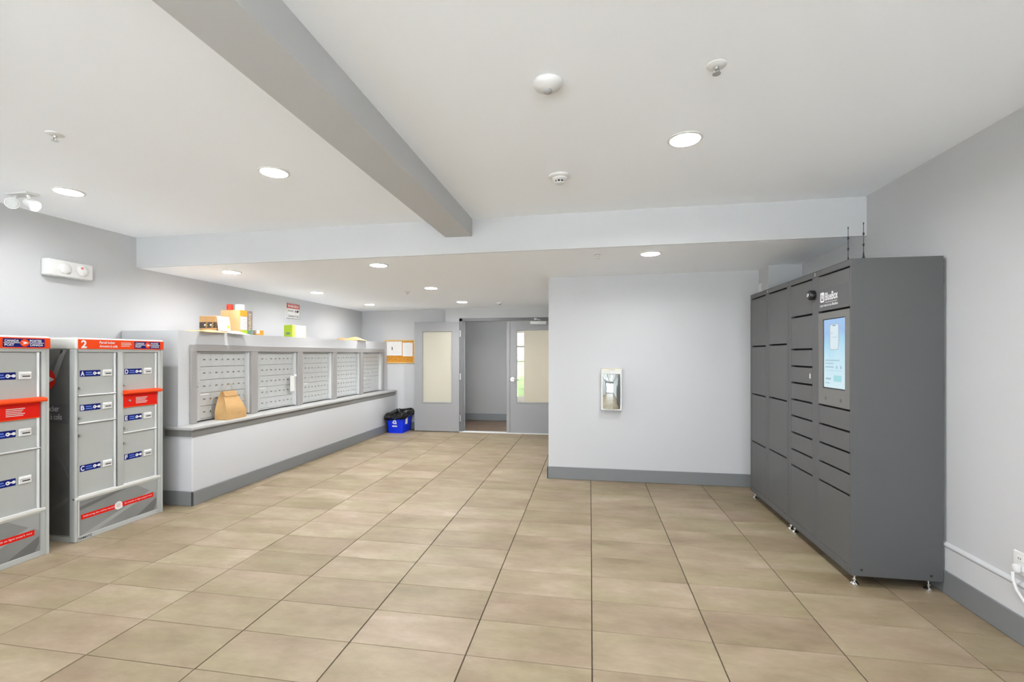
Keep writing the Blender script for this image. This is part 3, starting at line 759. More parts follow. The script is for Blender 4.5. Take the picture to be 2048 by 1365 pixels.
# ------------------------------------------------------------------ wall mailboxes
dm = {}
def small_door(w, h):
    k = (round(w, 4), round(h, 4))
    if k not in dm: dm[k] = MB().box(-0.004, 0.003, 0.0003, w - 0.0003, 0.0022, h - 0.0022, 'alu', 0.0009).mesh('mail_door')
    return dm[k]
lock_me = MB().cone((0, 0, 0), (0.016, 0, 0), 0.0105, 0.0095, 'chrome', 12).box(0.013, 0.0145, -0.002, 0.002, -0.006, 0.006, 'pblack').mesh('lock')
plate_me = MB().box(0, 0.0012, -0.016, 0.016, -0.006, 0.006, 'platedk').mesh('number_label')
slip_me = MB().box(0, 0.002, 0, 0.12, 0, 0.016, 'whitep').mesh('paper_slip')
desc = ['nearest, behind the brown paper bag', 'second from the near end, with a hanging paper slip', 'middle one of the five', 'second from the far end', 'farthest, beside the rear wall']
XP = -4.02
for i, (ya, yb) in enumerate(OPEN):
    t = thing('mailbox_unit', 'silver wall mailbox unit, ' + desc[i], 'mailbox', (XP, ya, ZO0), 'mailbox panels in the grey frame')
    b = MB(); b.box(-4.095, XP - 0.004, ya + 0.002, yb - 0.002, ZO0 + 0.004, ZO1 - 0.004, 'seam'); b.build('backing', t)
    b = MB(); b.box(XP - 0.004, -3.995, ya + 0.004, ya + 0.088, ZO0 + 0.004, ZO1 - 0.004, 'alu', 0.002); st = b.build('lock_strip', t)
    ym = ya + 0.046; g = MB()
    g.cone((-3.995, ym, 1.130), (-3.983, ym, 1.130), 0.010, 0.009, 'steel', 12)
    for dy in (-.018, .018):
        for dz in (-.04, .04): g.cone((-3.995, ym + dy, 1.13 + dz), (-3.992, ym + dy, 1.13 + dz), 0.004, 0.004, 'steel', 8)
    g.build('master_lock', st)
    b = MB(); b.box(XP - 0.004, -3.972, yb - 0.026, yb - 0.004, ZO0 + 0.004, ZO1 - 0.004, 'alu_lt', 0.002); b.build('jamb', t)
    b = MB(); b.box(XP - 0.004, XP + 0.006, ya + 0.088, yb - 0.026, ZO1 - 0.018, ZO1 - 0.004, 'alu'); b.box(XP - 0.004, XP + 0.006, ya + 0.088, yb - 0.026, ZO0 + 0.004, ZO0 + 0.016, 'alu'); b.build('edge_trim', t)
    y0, y1 = ya + 0.090, yb - 0.028; w = (y1 - y0 - 0.0) / 4; zr = [0.793, 0.925, 1.062, 1.199, 1.338, 1.482]
    for r in range(5):
        h = zr[r + 1] - zr[r]
        for c in range(4):
            if i == 4 and r < 2 and c >= 2:
                if r == 0 and c == 2: place('parcel_door', small_door(2 * w, zr[2] - zr[0]), (XP, y0 + 2 * w, zr[0]), t)
                continue
            d = place('mail_door', small_door(w, h), (XP, y0 + c * w, zr[r]), t)
            zz = zr[r] + h * 0.52
            place('number_label', plate_me, (XP + 0.003, y0 + (c + 0.42) * w, zz), d)
            place('lock', lock_me, (XP + 0.003, y0 + (c + 0.82) * w, zz), d)
    place('paper_slip', slip_me, (XP + 0.0035, y0 + 0.004, zr[2] - 0.022), t)
# painted frame around the panels
t = thing('mailbox_surround', 'grey painted frame with four stiles around the mailbox panels', 'frame', (-3.97, 4.055, 0.765))
XF = -3.948
MB().box(-3.97, XF, 4.055, 8.491, ZO1, 1.570, 'mailframe', 0.003).build('head_rail', t)
for a, c in ((4.055, 4.128), (4.897, 5.006), (5.779, 5.891), (6.662, 6.774), (7.541, 7.646), (8.405, 8.491)):
    MB().box(-3.97, XF, a, c, 0.766, ZO1, 'mailframe', 0.003).build('stile', t)
# ledge
t = thing('mail_ledge', 'long grey ledge with a dark band below, under the mailboxes', 'ledge', (-3.9, 3.86, 0.735))
b = MB(); b.box(-4.10, -3.755, 3.865, 8.64, 0.738, 0.765, 'ledgetop', 0.005, 2); b.build('shelf_board', t)
b = MB(); b.box(-3.80, -3.782, 3.895, 8.64, 0.672, 0.738, 'ledgeband', 0.003); b.box(-4.09, -3.80, 3.895, 3.914, 0.672, 0.738, 'ledgeband', 0.003); b.build('apron', t)

# paper slip hanging from second panel
b = MB(); b.box(-3.964, -3.962, 5.635, 5.725, 0.972, 1.178, 'whitep'); b.box(-3.966, -3.955, 5.715, 5.765, 1.165, 1.195, 'whitep', 0.004)
tag(b.build('paper_note'), 'white paper slip taped over the right edge of the second mailbox panel', 'note')

# brown paper bag on the ledge
t = thing('paper_bag', 'brown paper bag with folded top standing on the mailbox ledge', 'bag', (-3.90, 4.51, 0.765))
b = MB(); bm_ = b.bm
def ring(z, x0, x1, y0, y1, g):
    return [bm_.verts.new(p) for p in ((x0, y0, z), (x1, y0, z), (x1, (y0 + y1) / 2 - 0.02, z), (x1, y1, z), (x0, y1, z), (x0, (y0 + y1) / 2, z))], g
lev = [(0.766, -3.968, -3.826, 4.372, 4.662, 0), (0.800, -3.968, -3.824, 4.371, 4.662, 0), (0.850, -3.968, -3.820, 4.370, 4.660, 0.004), (0.92, -3.960, -3.842, 4.380, 4.636, 0.035), (0.99, -3.950, -3.872, 4.395, 4.610, 0.055), (1.050, -3.938, -3.898, 4.408, 4.588, 0.05), (1.066, -3.930, -3.904, 4.410, 4.585, 0.05)]
rings = []
for z, x0, x1, y0, y1, g in lev:
    xm = (x0 + x1) / 2
    rings.append([bm_.verts.new(p) for p in ((x0, y0, z), (xm, y0 + g, z), (x1, y0, z), (x1 + 0.004, (y0 + y1) / 2 - 0.03, z), (x1, y1, z), (xm, y1 - g, z), (x0, y1, z), (x0, (y0 + y1) / 2, z))])
fs = [bm_.faces.new((a[k], a[(k + 1) % 8], c[(k + 1) % 8], c[k])) for a, c in zip(rings, rings[1:]) for k in range(8)]
fs.append(bm_.faces.new(rings[0][::-1])); fs.append(bm_.faces.new(rings[-1])); b._set(fs, 'kraft'); bmesh.ops.recalc_face_normals(bm_, faces=fs)
b.build('bag_body', t)
MB().prism([(-3.903, 4.409, 1.069), (-3.898, 4.409, 1.069), (-3.872, 4.407, 1.014), (-3.877, 4.407, 1.014)], (0, 0.180, 0), 'kraftdk').build('folded_flap', t)
MB().tube([(-3.915, 4.455 + 0.05 * (1 - math.cos(a)), 1.066 + 0.085 * math.sin(a)) for a in [math.pi * k / 12 for k in range(13)]], 0.0022, 'kraft', 6).build('twine_handle', t)

# ------------------------------------------------------------------ parcels on top of the mailbox wall
ZT = 1.705
def pillow(name, cx, cy, sx, sy, h, z, rot, m, label, cat, patch=None, sag=0.0):
    b = MB(); n = 10; ca, sa = math.cos(rot), math.sin(rot)
    def P(i, j, top):
        u = i / n * 2 - 1; v = j / n * 2 - 1
        k = max(0, (1 - u ** 4)) * max(0, (1 - v ** 4))
        zz = z + (h * (0.15 + 0.85 * k) * (1 + 0.25 * math.sin(4 * u + 2.3 * v)) if top else 0) + h * 0.05
        x, y = u * sx / 2, v * sy / 2
        X, Y = cx + x * ca - y * sa, cy + x * sa + y * ca
        over = max(0.0, X + 3.97)
        return (X, Y, zz - sag * over * over)
    for top in (0, 1):
        g = [[b.bm.verts.new(P(i, j, top)) for j in range(n + 1)] for i in range(n + 1)]
        fs = [b.bm.faces.new((g[i][j], g[i + 1][j], g[i + 1][j + 1], g[i][j + 1])) for i in range(n) for j in range(n)]
        b._set(fs, m, True)
        if patch and top:
            i_ = b.mi(patch)
            for k_, f in enumerate(fs):
                if (k_ // n) >= 5 and (k_ % n) >= 4: f.material_index = i_
    bmesh.ops.remove_doubles(b.bm, verts=b.bm.verts, dist=1e-5)
    es = [e for e in b.bm.edges if len(e.link_faces) == 1]
    bmesh.ops.bridge_loops(b.bm, edges=es)
    bmesh.ops.recalc_face_normals(b.bm, faces=b.bm.faces)
    return tag(b.build(name), label, cat)
pillow('padded_envelope', -4.04, 4.33, 0.30, 0.33, 0.020, ZT, 0.12, 'kraft', 'flat brown padded envelope under the small banded carton, overhanging the wall edge', 'envelope', sag=1.0)
pillow('poly_mailer', -4.01, 4.665, 0.26, 0.235, 0.022, ZT, -0.1, 'poly', 'white and pale blue plastic mailer overhanging the wall edge beside the brown envelope', 'envelope', 'polyb', sag=1.5)
pillow('padded_envelope', -4.165, 7.60, 0.47, 0.29, 0.055, ZT, 0.05, 'kraft', 'bulging brown padded envelope lying alone at the far end of the mailbox wall', 'envelope', 'cream')

def carton(name, x0, x1, y0, y1, z0, z1, m, label, loc=None):
    t = thing(name, label, 'box', ((x0 + x1) / 2, (y0 + y1) / 2, z0))
    MB().box(x0, x1, y0, y1, z0, z1, m, 0.002).build('carton', t)
    return t
# small banded carton on the envelope
z0 = ZT + 0.030; t = carton('small_carton', -4.235, -4.025, 4.455, 4.61, z0, z0 + 0.155, 'card', 'small brown carton with a dark printed band, on the flat envelope')
g = MB(); ye = 4.4542
g.quad((-4.234, ye, z0 + 0.022), X_, Z_, 0.208, 0.066, 'cardband'); g.quad((-4.0242, 4.456, z0 + 0.022), Y_, Z_, 0.152, 0.066, 'cardband')
g.quad((-4.15, ye - .0003, z0 + 0.105), X_, Z_, 0.085, 0.003, 'cardtape'); g.quad((-4.15, ye - .0003, z0 + 0.140), X_, Z_, 0.085, 0.003, 'cardtape'); g.quad((-4.15, ye - .0003, z0 + 0.105), X_, Z_, 0.003, 0.038, 'cardtape'); g.quad((-4.068, ye - .0003, z0 + 0.105), X_, Z_, 0.003, 0.038, 'cardtape')
for cx in (-4.165, -4.092):
    g.disc((cx, ye - .0006, z0 + 0.056), X_, Z_, 0.011, 'pwhite', 14)
    for k in range(4): g.disc((cx + 0.017 + 0.009 * (k % 2), ye - .0006 - k * .0001, z0 + 0.034 + 0.014 * k), X_, Z_, 0.011, 'gold', 10, 0.006)
g.build('printed_band', t)
# white mailer leaning on the carton's right side
t = thing('bubble_mailer', 'white mailer with a yellow print leaning on the small banded carton', 'envelope', (-4.01, 4.55, z0))
b = MB(); b.prism([(-4.022, 4.46, z0 + 0.152), (-4.006, 4.46, z0 + 0.150), (-3.992, 4.46, z0 + 0.070), (-3.985, 4.46, z0 - 0.006), (-4.004, 4.46, z0 - 0.006), (-4.016, 4.46, z0 + 0.070)], (0, 0.155, 0), 'poly'); b.build('pouch', t)
g = MB(); nrm = Vector((-.14, 0, .99)); g.disc((-3.9895, 4.585, z0 + 0.048), Y_, nrm, 0.022, 'yellow', 14, 0.030); g.quad((-3.9935, 4.475, z0 + 0.082), Y_, nrm, 0.05, 0.006, 'lime'); g.quad((-3.992, 4.475, z0 + 0.068), Y_, nrm, 0.035, 0.006, 'pgrey')
g.build('printed_label', t)
# big brown box
z0 = ZT; t = carton('shipping_box', -4.300, -4.045, 4.826, 5.030, z0, z0 + 0.285, 'card', 'big brown shipping box with a colourful right side and bold vertical lettering')
g = MB(); ye = 4.8252; g.quad((-4.19, ye, z0), X_, Z_, 0.012, 0.285, 'cardtape')
xe = -4.0442
g.quad((xe, 4.827, z0 + 0.215), Y_, Z_, 0.115, 0.069, 'amber'); g.quad((xe, 4.832, z0 + 0.055), Y_, Z_, 0.108, 0.155, 'whitep'); g.quad((xe, 4.845, z0 + 0.003), Y_, Z_, 0.100, 0.048, 'lime')
g.quad((xe, 4.942, z0 + 0.065), Y_, Z_, 0.087, 0.219, 'mauve'); g.quad((xe, 4.946, z0 + 0.001), Y_, Z_, 0.083, 0.064, 'green')
for k in range(5): g.quad((xe + .0006, 4.845, z0 + 0.175 - 0.022 * k), Y_, Z_, 0.07 if k % 2 else 0.085, 0.004, 'pgrey')
g.text('THRIVE', (xe + .0008, 5.010, z0 + 0.045), Z_, -Y_, 0.215, 0.040, 'cream', 0.01)
g.build('side_print', t)
# red and white small boxes on the big box
z1 = ZT + 0.285
t = thing('red_carton', 'small red carton standing on top of the big shipping box', 'box', (-4.225, 4.885, z1))
MB().box(-4.255, -4.200, 4.862, 4.912, z1, z1 + 0.075, 'redbox', 0.004, 2).build('carton', t)
g = MB(); g.quad((-4.250, 4.8612, z1 + 0.018), X_, Z_, 0.012, 0.040, 'red'); g.quad((-4.1992, 4.872, z1 + 0.03), Y_, Z_, 0.028, 0.02, 'orange'); g.build('printed_label', t)
t = thing('white_carton', 'small white carton standing on the big box, right of the red one', 'box', (-4.10, 4.91, z1))
MB().box(-4.145, -4.078, 4.870, 4.945, z1, z1 + 0.072, 'poly', 0.003).build('carton', t); MB().quad((-4.135, 4.8695, z1 + 0.05), X_, Z_, 0.03, 0.006, 'cpcap').build('printed_label', t)
# flat amber box
t = carton('flat_carton', -4.137, -4.04, 5.150, 5.225, ZT, ZT + 0.062, 'amber', 'small flat amber and white carton right of the big shipping box')
g = MB(); g.quad((-4.136, 5.1492, ZT + 0.020), X_, Z_, 0.095, 0.041, 'whitep'); g.quad((-4.12, 5.149, ZT + 0.035), X_, Z_, 0.05, 0.006, 'pgrey'); g.build('printed_label', t)
# yellow-green box under the sign
t = carton('lime_carton', -4.283, -4.150, 5.95, 6.266, ZT, ZT + 0.180, 'cream', 'lime and cream carton with a white label, under the warning sign')
g = MB(); g.quad((-4.2825, 5.9492, ZT + 0.001), X_, Z_, 0.132, 0.178, 'lime'); g.quad((-4.1492, 6.05, ZT + 0.035), Y_, Z_, 0.165, 0.115, 'whitep'); g.quad((-4.1492, 5.952, ZT + 0.001), Y_, Z_, 0.05, 0.178, 'yellow'); g.quad((-4.148, 6.10, ZT + 0.10), Y_, Z_, 0.06, 0.004, 'pgrey')
g.quad((-4.25, 5.9486, ZT + 0.045), X_, Z_, 0.065, 0.03, 'green')
g.build('printed_label', t)

# warning sign on the left wall (wall is at about x = -4.565 there)
xs = -4.63 + 0.12 * (6.55 - 4.1) / 4.56 + 0.010
t = thing('warning_sign', 'white and red WARNING sign about security cameras on the left wall', 'sign', (xs, 6.55, 2.02))
MB().box(xs - 0.018, xs, 6.385, 6.715, 2.020, 2.258, 'whitep', 0.001).build('sign_panel', t)
g = MB(); x = xs + 0.001
for a in ((6.388, 2.023, 0.324, 0.005), (6.388, 2.250, 0.324, 0.005), (6.388, 2.023, 0.005, 0.232), (6.707, 2.023, 0.005, 0.232)): g.quad((x, a[0], a[1]), Y_, Z_, a[2], a[3], 'pblack')
g.quad((x, 6.396, 2.178), Y_, Z_, 0.308, 0.068, 'redbox'); g.text('WARNING', (x + .0008, 6.415, 2.192), Y_, Z_, 0.27, 0.042, 'pwhite', 0.02)
g.text('Security', (x, 6.420, 2.118), Y_, Z_, 0.135, 0.042, 'pblack', 0.01); g.text('Cameras In Use', (x, 6.420, 2.045), Y_, Z_, 0.265, 0.040, 'pblack', 0.01)
g.poly((x, 6.59, 2.118), Y_, Z_, [(0, .012), (.018, 0), (.030, .030), (.012, .042)], 'pblack'); g.poly((x, 6.63, 2.118), Y_, Z_, [(0, .006), (.02, 0), (.06, .022), (.045, .044), (.0, .034)], 'pblack')
g.build('sign_lettering', t)

# cork board on the rear wall
t = thing('cork_board', 'oak framed cork notice board on the rear wall above the blue bin', 'notice board', (-3.73, 8.66, 1.285))
XB0, XB1, ZB0, ZB1 = -4.015, -3.392, 1.290, 1.752
MB().box(XB0 + 0.02, XB1 - 0.02, 8.648, 8.66, ZB0 + 0.02, ZB1 - 0.02, 'cork').build('cork_panel', t)
for a in ((XB0, XB1, ZB0, ZB0 + 0.024), (XB0, XB1, ZB1 - 0.024, ZB1), (XB0, XB0 + 0.024, ZB0 + 0.024, ZB1 - 0.024), (XB1 - 0.024, XB1, ZB0 + 0.024, ZB1 - 0.024)):
    MB().box(a[0], a[1], 8.640, 8.66, a[2], a[3], 'oak', 0.003).build('frame_rail', t)
for x0, x1, z0, z1, lb in ((-3.985, -3.655, 1.445, 1.722, 'large white notice sheet with a dark mark on the cork board'), (-3.640, -3.432, 1.430, 1.700, 'narrow white notice sheet at the right of the cork board')):
    s = thing('notice_sheet', lb, 'paper', ((x0 + x1) / 2, 8.647, z0))
    MB().box(x0, x1, 8.6455, 8.6475, z0, z1, 'whitep').build('sheet', s)
    g = MB(); w = x1 - x0
    for k in range(9): g.quad((x0 + w * (0.35 if w > .3 else .1), 8.6448, z1 - 0.06 - 0.021 * k), X_, Z_, w * (0.55 if k % 3 else 0.4) * (1 if w > .3 else 1.3), 0.004, 'cpcap')
    if w > .3: g.quad((x0 + 0.118, 8.6445, z1 - 0.17), X_, Z_, 0.018, 0.062, 'pblack'); g.quad((x0 + 0.10, 8.6445, z1 - 0.10), X_, Z_, 0.01, 0.006, 'pgrey')
    g.build('sheet_print', s)
    g = MB()
    for k in ((0.1, 0.5, 0.9) if w > .3 else (0.15, 0.85)): g.cone((x0 + w * k, 8.6455, z1 - 0.02), (x0 + w * k, 8.637, z1 - 0.02), 0.006, 0.006, 'pgrey', 8)
    g.build('push_pins', s)

# blue recycling bin with a black bag
t = thing('recycling_bin', 'blue recycling box with white recycling mark at the foot of the mailbox wall', 'bin', (-3.6, 8.37, 0))
b = MB(); bm_ = b.bm
def rr(x0, x1, y0, y1, z, r=0.035, n=4):
    pts = []
    for cx, cy, a0 in ((x1 - r, y0 + r, -90), (x1 - r, y1 - r, 0), (x0 + r, y1 - r, 90), (x0 + r, y0 + r, 180)):
        for k in range(n + 1):
            a = math.radians(a0 + 90 * k / n); pts.append((cx + r * math.cos(a), cy + r * math.sin(a), z))
    return pts
def loft(b, rs, m, close_first=True, close_last=False, smooth=True):
    R = [[b.bm.verts.new(p) for p in q] for q in rs]; n = len(R[0])
    fs = [b.bm.faces.new((a[k], a[(k + 1) % n], c[(k + 1) % n], c[k])) for a, c in zip(R, R[1:]) for k in range(n)]
    if close_first: fs.append(b.bm.faces.new(R[0][::-1]))
    if close_last: fs.append(b.bm.faces.new(R[-1]))
    b._set(fs, m, smooth); bmesh.ops.recalc_face_normals(b.bm, faces=fs)
bx0, bx1, by0, by1 = -3.725, -3.440, 8.150, 8.600
loft(b, [rr(bx0, bx1, by0, by1, 0.0), rr(bx0 - .018, bx1 + .018, by0 - .018, by1 + .012, 0.26), rr(bx0 - .018, bx1 + .018, by0 - .018, by1 + .012, 0.30), rr(bx0 - .030, bx1 + .030, by0 - .030, by1 + .016, 0.302), rr(bx0 - .030, bx1 + .030, by0 - .030, by1 + .016, 0.318), rr(bx0 - .012, bx1 + .012, by0 - .012, by1 + .006, 0.318), rr(bx0 + .01, bx1 - .01, by0 + .01, by1 - .01, 0.02)], 'binblue', close_last=True)
b.build('tub', t)
g = MB(); ylean = 0.018 / 0.26
def FP(pts, m_): g.face([(a, by0 - c * ylean - 0.0012, c) for a, c in pts], m_)
def chase(cx, cz, R):
    # three chasing arrows round a triangle
    V = [(cx + R * math.cos(math.pi / 2 - k * 2 * math.pi / 3), cz + R * math.sin(math.pi / 2 - k * 2 * math.pi / 3)) for k in range(3)]
    for k in range(3):
        A, B = Vector(V[k]), Vector(V[(k + 1) % 3]); d = (B - A).normalized(); n = Vector((-d.y, d.x)); L = (B - A).length
        t = R * 0.20
        P = lambda a, o: tuple(A + d * (L * a) + n * o)
        FP([P(.12, -t), P(.56, -t), P(.56, t), P(.20, t)], 'pwhite')
        FP([P(.56, -t * 2.0), P(.84, 0), P(.56, t * 2.0)], 'pwhite')
        FP([P(.12, -t), P(.20, t), P(.06, t * 1.6), P(-.02, -t * .2)], 'pwhite')
chase(-3.583, 0.205, 0.046); FP([(-3.632, 0.118), (-3.534, 0.118), (-3.534, 0.143), (-3.632, 0.143)], 'pwhite')
xl = lambda z: bx1 + z * ylean + 0.0012
g.face([(xl(.15), 8.27, .15), (xl(.15), 8.37, .15), (xl(.27), 8.37, .27), (xl(.27), 8.27, .27)], 'whitep')
g.build('printed_marks', t)
b = MB(); rs = []
prof = [(.020, .245), (.044, .258), (.056, .285), (.052, .325), (.034, .352), (.010, .366), (-.022, .352), (-.05, .30), (-.08, .20)]
for pi, (o_, z) in enumerate(prof):
    q = []
    P0 = rr(bx0 - o_, bx1 + o_, by0 - o_, by1 + min(o_, .03), z, 0.05, 9)
    for k, (px, py, pz) in enumerate(P0):
        rise = 0.030 * (py - by0) / (by1 - by0) + 0.02 * (px - bx0) / (bx1 - bx0)
        nx = 0.010 * math.sin(k * 2.3 + pi * 1.7) + 0.006 * math.sin(k * 5.1 + pi * 3.1); nz = 0.014 * math.sin(k * 1.9 + pi * 2.1)
        px = max(px + nx, -3.778); py = min(py + nx * 0.8, 8.635)
        q.append((px, py, pz + nz + rise))
    rs.append(q)
loft(b, rs, 'bag', close_first=False, close_last=True)
tag(b.build('bin_liner'), 'black plastic bag lining the blue recycling box', 'bin bag')

# ------------------------------------------------------------------ wall box on the partition
t = thing('wall_dispenser', 'white framed wall box with a bright mirrored front on the partition', 'dispenser', (0.243, 5.49, 0.825))
yb_, yf_ = 5.49, 5.415
b = MB(); b.box(0.126, 0.359, yf_ + 0.006, yb_, 0.826, 1.307, 'white', 0.008, 2)
b.box(0.128, 0.146, yf_, yf_ + 0.01, 0.828, 1.243, 'white', 0.003); b.box(0.340, 0.357, yf_, yf_ + 0.01, 0.828, 1.243, 'white', 0.003); b.box(0.146, 0.340, yf_, yf_ + 0.01, 0.828, 0.842, 'white', 0.003)
b.box(0.128, 0.357, yf_, yf_ + 0.01, 1.243, 1.304, 'cpcap', 0.003)
b.build('housing', t)
g = MB(); g.disc((0.243, yf_ - .0008, 1.268), X_, Z_, 0.007, 'pwhite', 14); g.quad((0.21, yf_ - .0008, 1.287), X_, Z_, 0.07, 0.006, 'pgrey'); g.quad((0.13, yf_ - .0008, 1.298), X_, Z_, 0.225, 0.006, 'cream'); g.build('printed_label', t)
b = MB(); n = 14; G = []
for i in range(n + 1):
    G.append([])
    for j in range(n + 1):
        u = i / n * 2 - 1; v = j / n * 2 - 1
        G[-1].append(b.bm.verts.new((0.243 + u * 0.097, yf_ + 0.008 - 0.016 * (1 - u * u) - 0.022 * (1 - v * v) * (1 - u * u * 0.3) - 0.001, 1.0425 + v * 0.2005)))
fs = [b.bm.faces.new((G[i][j], G[i + 1][j], G[i + 1][j + 1], G[i][j + 1])) for i in range(n) for j in range(n)]
b._set(fs, 'mirror', True); bmesh.ops.recalc_face_normals(b.bm, faces=fs); b.build('mirror_front', t)

b = MB(); b.box(1.822, 1.835, 5.395, 5.485, 2.06, 2.24, 'white', 0.003); b.box(1.819, 1.823, 5.415, 5.465, 2.09, 2.21, 'white', 0.002)
tag(b.build('wall_plate'), 'small white box on the pier above the far locker', 'wall plate')

# ------------------------------------------------------------------ smart parcel lockers
RY = -Y_
def locker(y0, y1, label, number, cols, near):
    t = thing('parcel_locker', label, 'locker', (1.885, (y0 + y1) / 2, 0), 'charcoal parcel lockers')
    FX, BX, Z0, Z1 = 1.63, 2.14, 0.070, 2.076
    b = MB(); b.box(FX + 0.035, BX, y0 + 0.002, y1 - 0.002, Z0 + 0.002, Z1 - 0.002, 'dark'); b.build('carcass', t)
    for yy in (y0, y1 - 0.0025):
        b = MB(); b.box(FX, BX, yy, yy + 0.0025, Z0, Z1, 'locker'); sp_ = b.build('side_panel', t)
        if yy == y0 and near:
            g = MB()
            for px_, pz in ((1.687, 0.109), (2.075, 0.101)): g.cone((px_, y0 + 0.001, pz), (px_, y0 - 0.001, pz), 0.008, 0.008, 'pblack', 12)
            g.build('bolt_holes', sp_)
    b = MB(); b.box(FX, BX, y0 + 0.0025, y1 - 0.0025, Z1 - 0.003, Z1, 'locker'); b.box(FX, FX + 0.03, y0 + 0.0025, y1 - 0.0025, 2.034, Z1 - 0.003, 'locker', 0.002); top = b.build('top_panel', t)
    b = MB(); b.box(FX, BX, y0 + 0.0025, y1 - 0.0025, Z0, Z0 + 0.003, 'locker'); b.box(FX, FX + 0.03, y0 + 0.0025, y1 - 0.0025, Z0 + 0.003, 0.118, 'locker', 0.002); b.build('bottom_panel', t)
    # stiles fill what the columns leave free
    edges = sorted([v for c in cols for v in c[:2]]); sp = [y0 + 0.0025] + edges + [y1 - 0.0025]
    for i in range(0, len(sp), 2):
        if sp[i + 1] - sp[i] > 0.004:
            MB().box(FX, FX + 0.03, sp[i], sp[i + 1], 0.118, 2.034, 'locker', 0.002).build('stile', t)
    for ca, cb, seams, special in cols:
        for k in range(len(seams) - 1):
            zt, zb = seams[k], seams[k + 1]
            a, c = ca + 0.0022, cb - 0.0022
            top_gap = 0.011; z_a, z_b = zb + 0.003, zt - top_gap
            nm = 'door'
            if special and k == 1:
                # screen bay
                b = MB()
                sy0, sy1, sz0, sz1 = 3.322, 3.612, 1.232, 1.716
                b.box(FX, FX + 0.02, a, sy0, z_a, z_b, 'bezel'); b.box(FX, FX + 0.02, sy1, c, z_a, z_b, 'bezel'); b.box(FX, FX + 0.02, sy0, sy1, z_a, sz0, 'bezel'); b.box(FX, FX + 0.02, sy0, sy1, sz1, z_b, 'bezel')
                d = b.build('screen_bay', t)
                b = MB(); b.box(FX + 0.004, FX + 0.008, sy0, sy1, sz0, sz1, 'black'); b.build('screen_border', d)
                b = MB(); b.box(FX + 0.0025, FX + 0.004, sy0 + 0.004, sy1 - 0.012, sz0 + 0.008, sz1 - 0.006, 'screen'); b.build('screen', d)
                g = MB(); x = FX + 0.0018; SO = lambda u, v: (x, 3.600 - u, v)
                P = lambda u0, v0, w, h, m_: g.quad(SO(u0, v0), RY, Z_, w, h, m_)
                rp = lambda u0, v0, w, h, r, m_: g.face([(x, 3.600 - u, v) for u, v in [(u0 + r, v0), (u0 + w - r, v0), (u0 + w, v0 + r), (u0 + w, v0 + h - r), (u0 + w - r, v0 + h), (u0 + r, v0 + h), (u0, v0 + h - r), (u0, v0 + r)]], m_)
                rp(0.085, 1.500, 0.11, 0.175, 0.012, 'pgrey'); x -= .0004; rp(0.089, 1.504, 0.102, 0.167, 0.010, EM['pale']); x -= .0004
                P(0.12, 1.662, 0.04, 0.006, EM['dark']); P(0.10, 1.585, 0.08, 0.003, EM['mid']); P(0.105, 1.61, 0.012, 0.012, EM['mid'])
                g.poly((x, 3.600 - 0.200, 1.505), RY, Z_, [(0, 0), (.016, .05), (.016, .11), (0, .15), (.008, .11), (.008, .05)], EM['mid'])
                for q in ((0.02, 1.424, 0.19, 0.008), (0.02, 1.404, 0.115, 0.007), (0.02, 1.378, 0.115, 0.009), (0.165, 1.372, 0.018, 0.020), (0.218, 1.372, 0.018, 0.020), (0.02, 1.358, 0.22, 0.002), (0.028, 1.294, 0.07, 0.014), (0.022, 1.268, 0.06, 0.007)): P(*q, EM['mid'])
                P(0.135, 1.285, 0.10, 0.042, EM['teal'])
                g.build('screen_image', d)
                g = MB()
                for yy in (3.57, 3.373): g.cone((FX + 0.001, yy, 1.163), (FX - 0.0008, yy, 1.163), 0.014, 0.013, 'locker', 16)
                g.build('reader_spots', d)
                continue
            b = MB(); b.box(FX + 0.001, FX + 0.022, a, c, z_a, z_b, 'lockdoor', 0.0015)
            d = b.build('door' if not (special and k == 0) else 'sign_panel', t)
            if special and k == 0:
                g = MB(); x = FX + 0.0004
                g.quad((x, 3.655, 1.797), RY, Z_, 0.375, 0.135, 'locker'); x -= .0006
                g.face([(x, 3.648 - u, 1.838 + v) for u, v in ((.008, 0), (.05, 0), (.058, .008), (.058, .062), (.05, .07), (.008, .07), (0, .062), (0, .008))], 'pwhite'); x -= .0004
                g.face([(x, 3.648 - u, 1.838 + v) for u, v in ((.014, .012), (.044, .012), (.046, .05), (.038, .05), (.036, .022), (.022, .022), (.020, .058), (.012, .058))], 'locker')
                g.text('BlueBox', (x, 3.576, 1.846), RY, Z_, 0.167, 0.056, 'pwhite', 0.02); g.quad((x, 3.576, 1.831), RY, Z_, 0.16, 0.006, 'pgrey')
                g.text('Learn how to use BlueBox', (x, 3.648, 1.806), RY, Z_, 0.242, 0.018, 'pwhite', 0.015)
                g.build('lettering', d)
    # fascia number
    g = MB(); yn = {'1': 4.645, '2': 3.726}[number]
    g.text(number, (FX - 0.0008, yn + 0.008, 2.043), RY, Z_, 0.008 if number == '1' else 0.016, 0.024, 'pwhite', 0.02); g.build('unit_number', top)
    for yy in (y0 + 0.035, y1 - 0.035):
        for xx in (FX + 0.035, BX - 0.06):
            b = MB(); b.cone((xx, yy, Z0), (xx, yy, 0.018), 0.006, 0.006, 'chrome', 10); b.cone((xx, yy, 0.040), (xx, yy, 0.032), 0.013, 0.013, 'chrome', 6); b.lathe((xx, yy, 0), [(0.024, 0), (0.024, 0.008), (0.012, 0.020)], 'chrome', 18)
            b.build('levelling_foot', t)
    return t
EM = {}
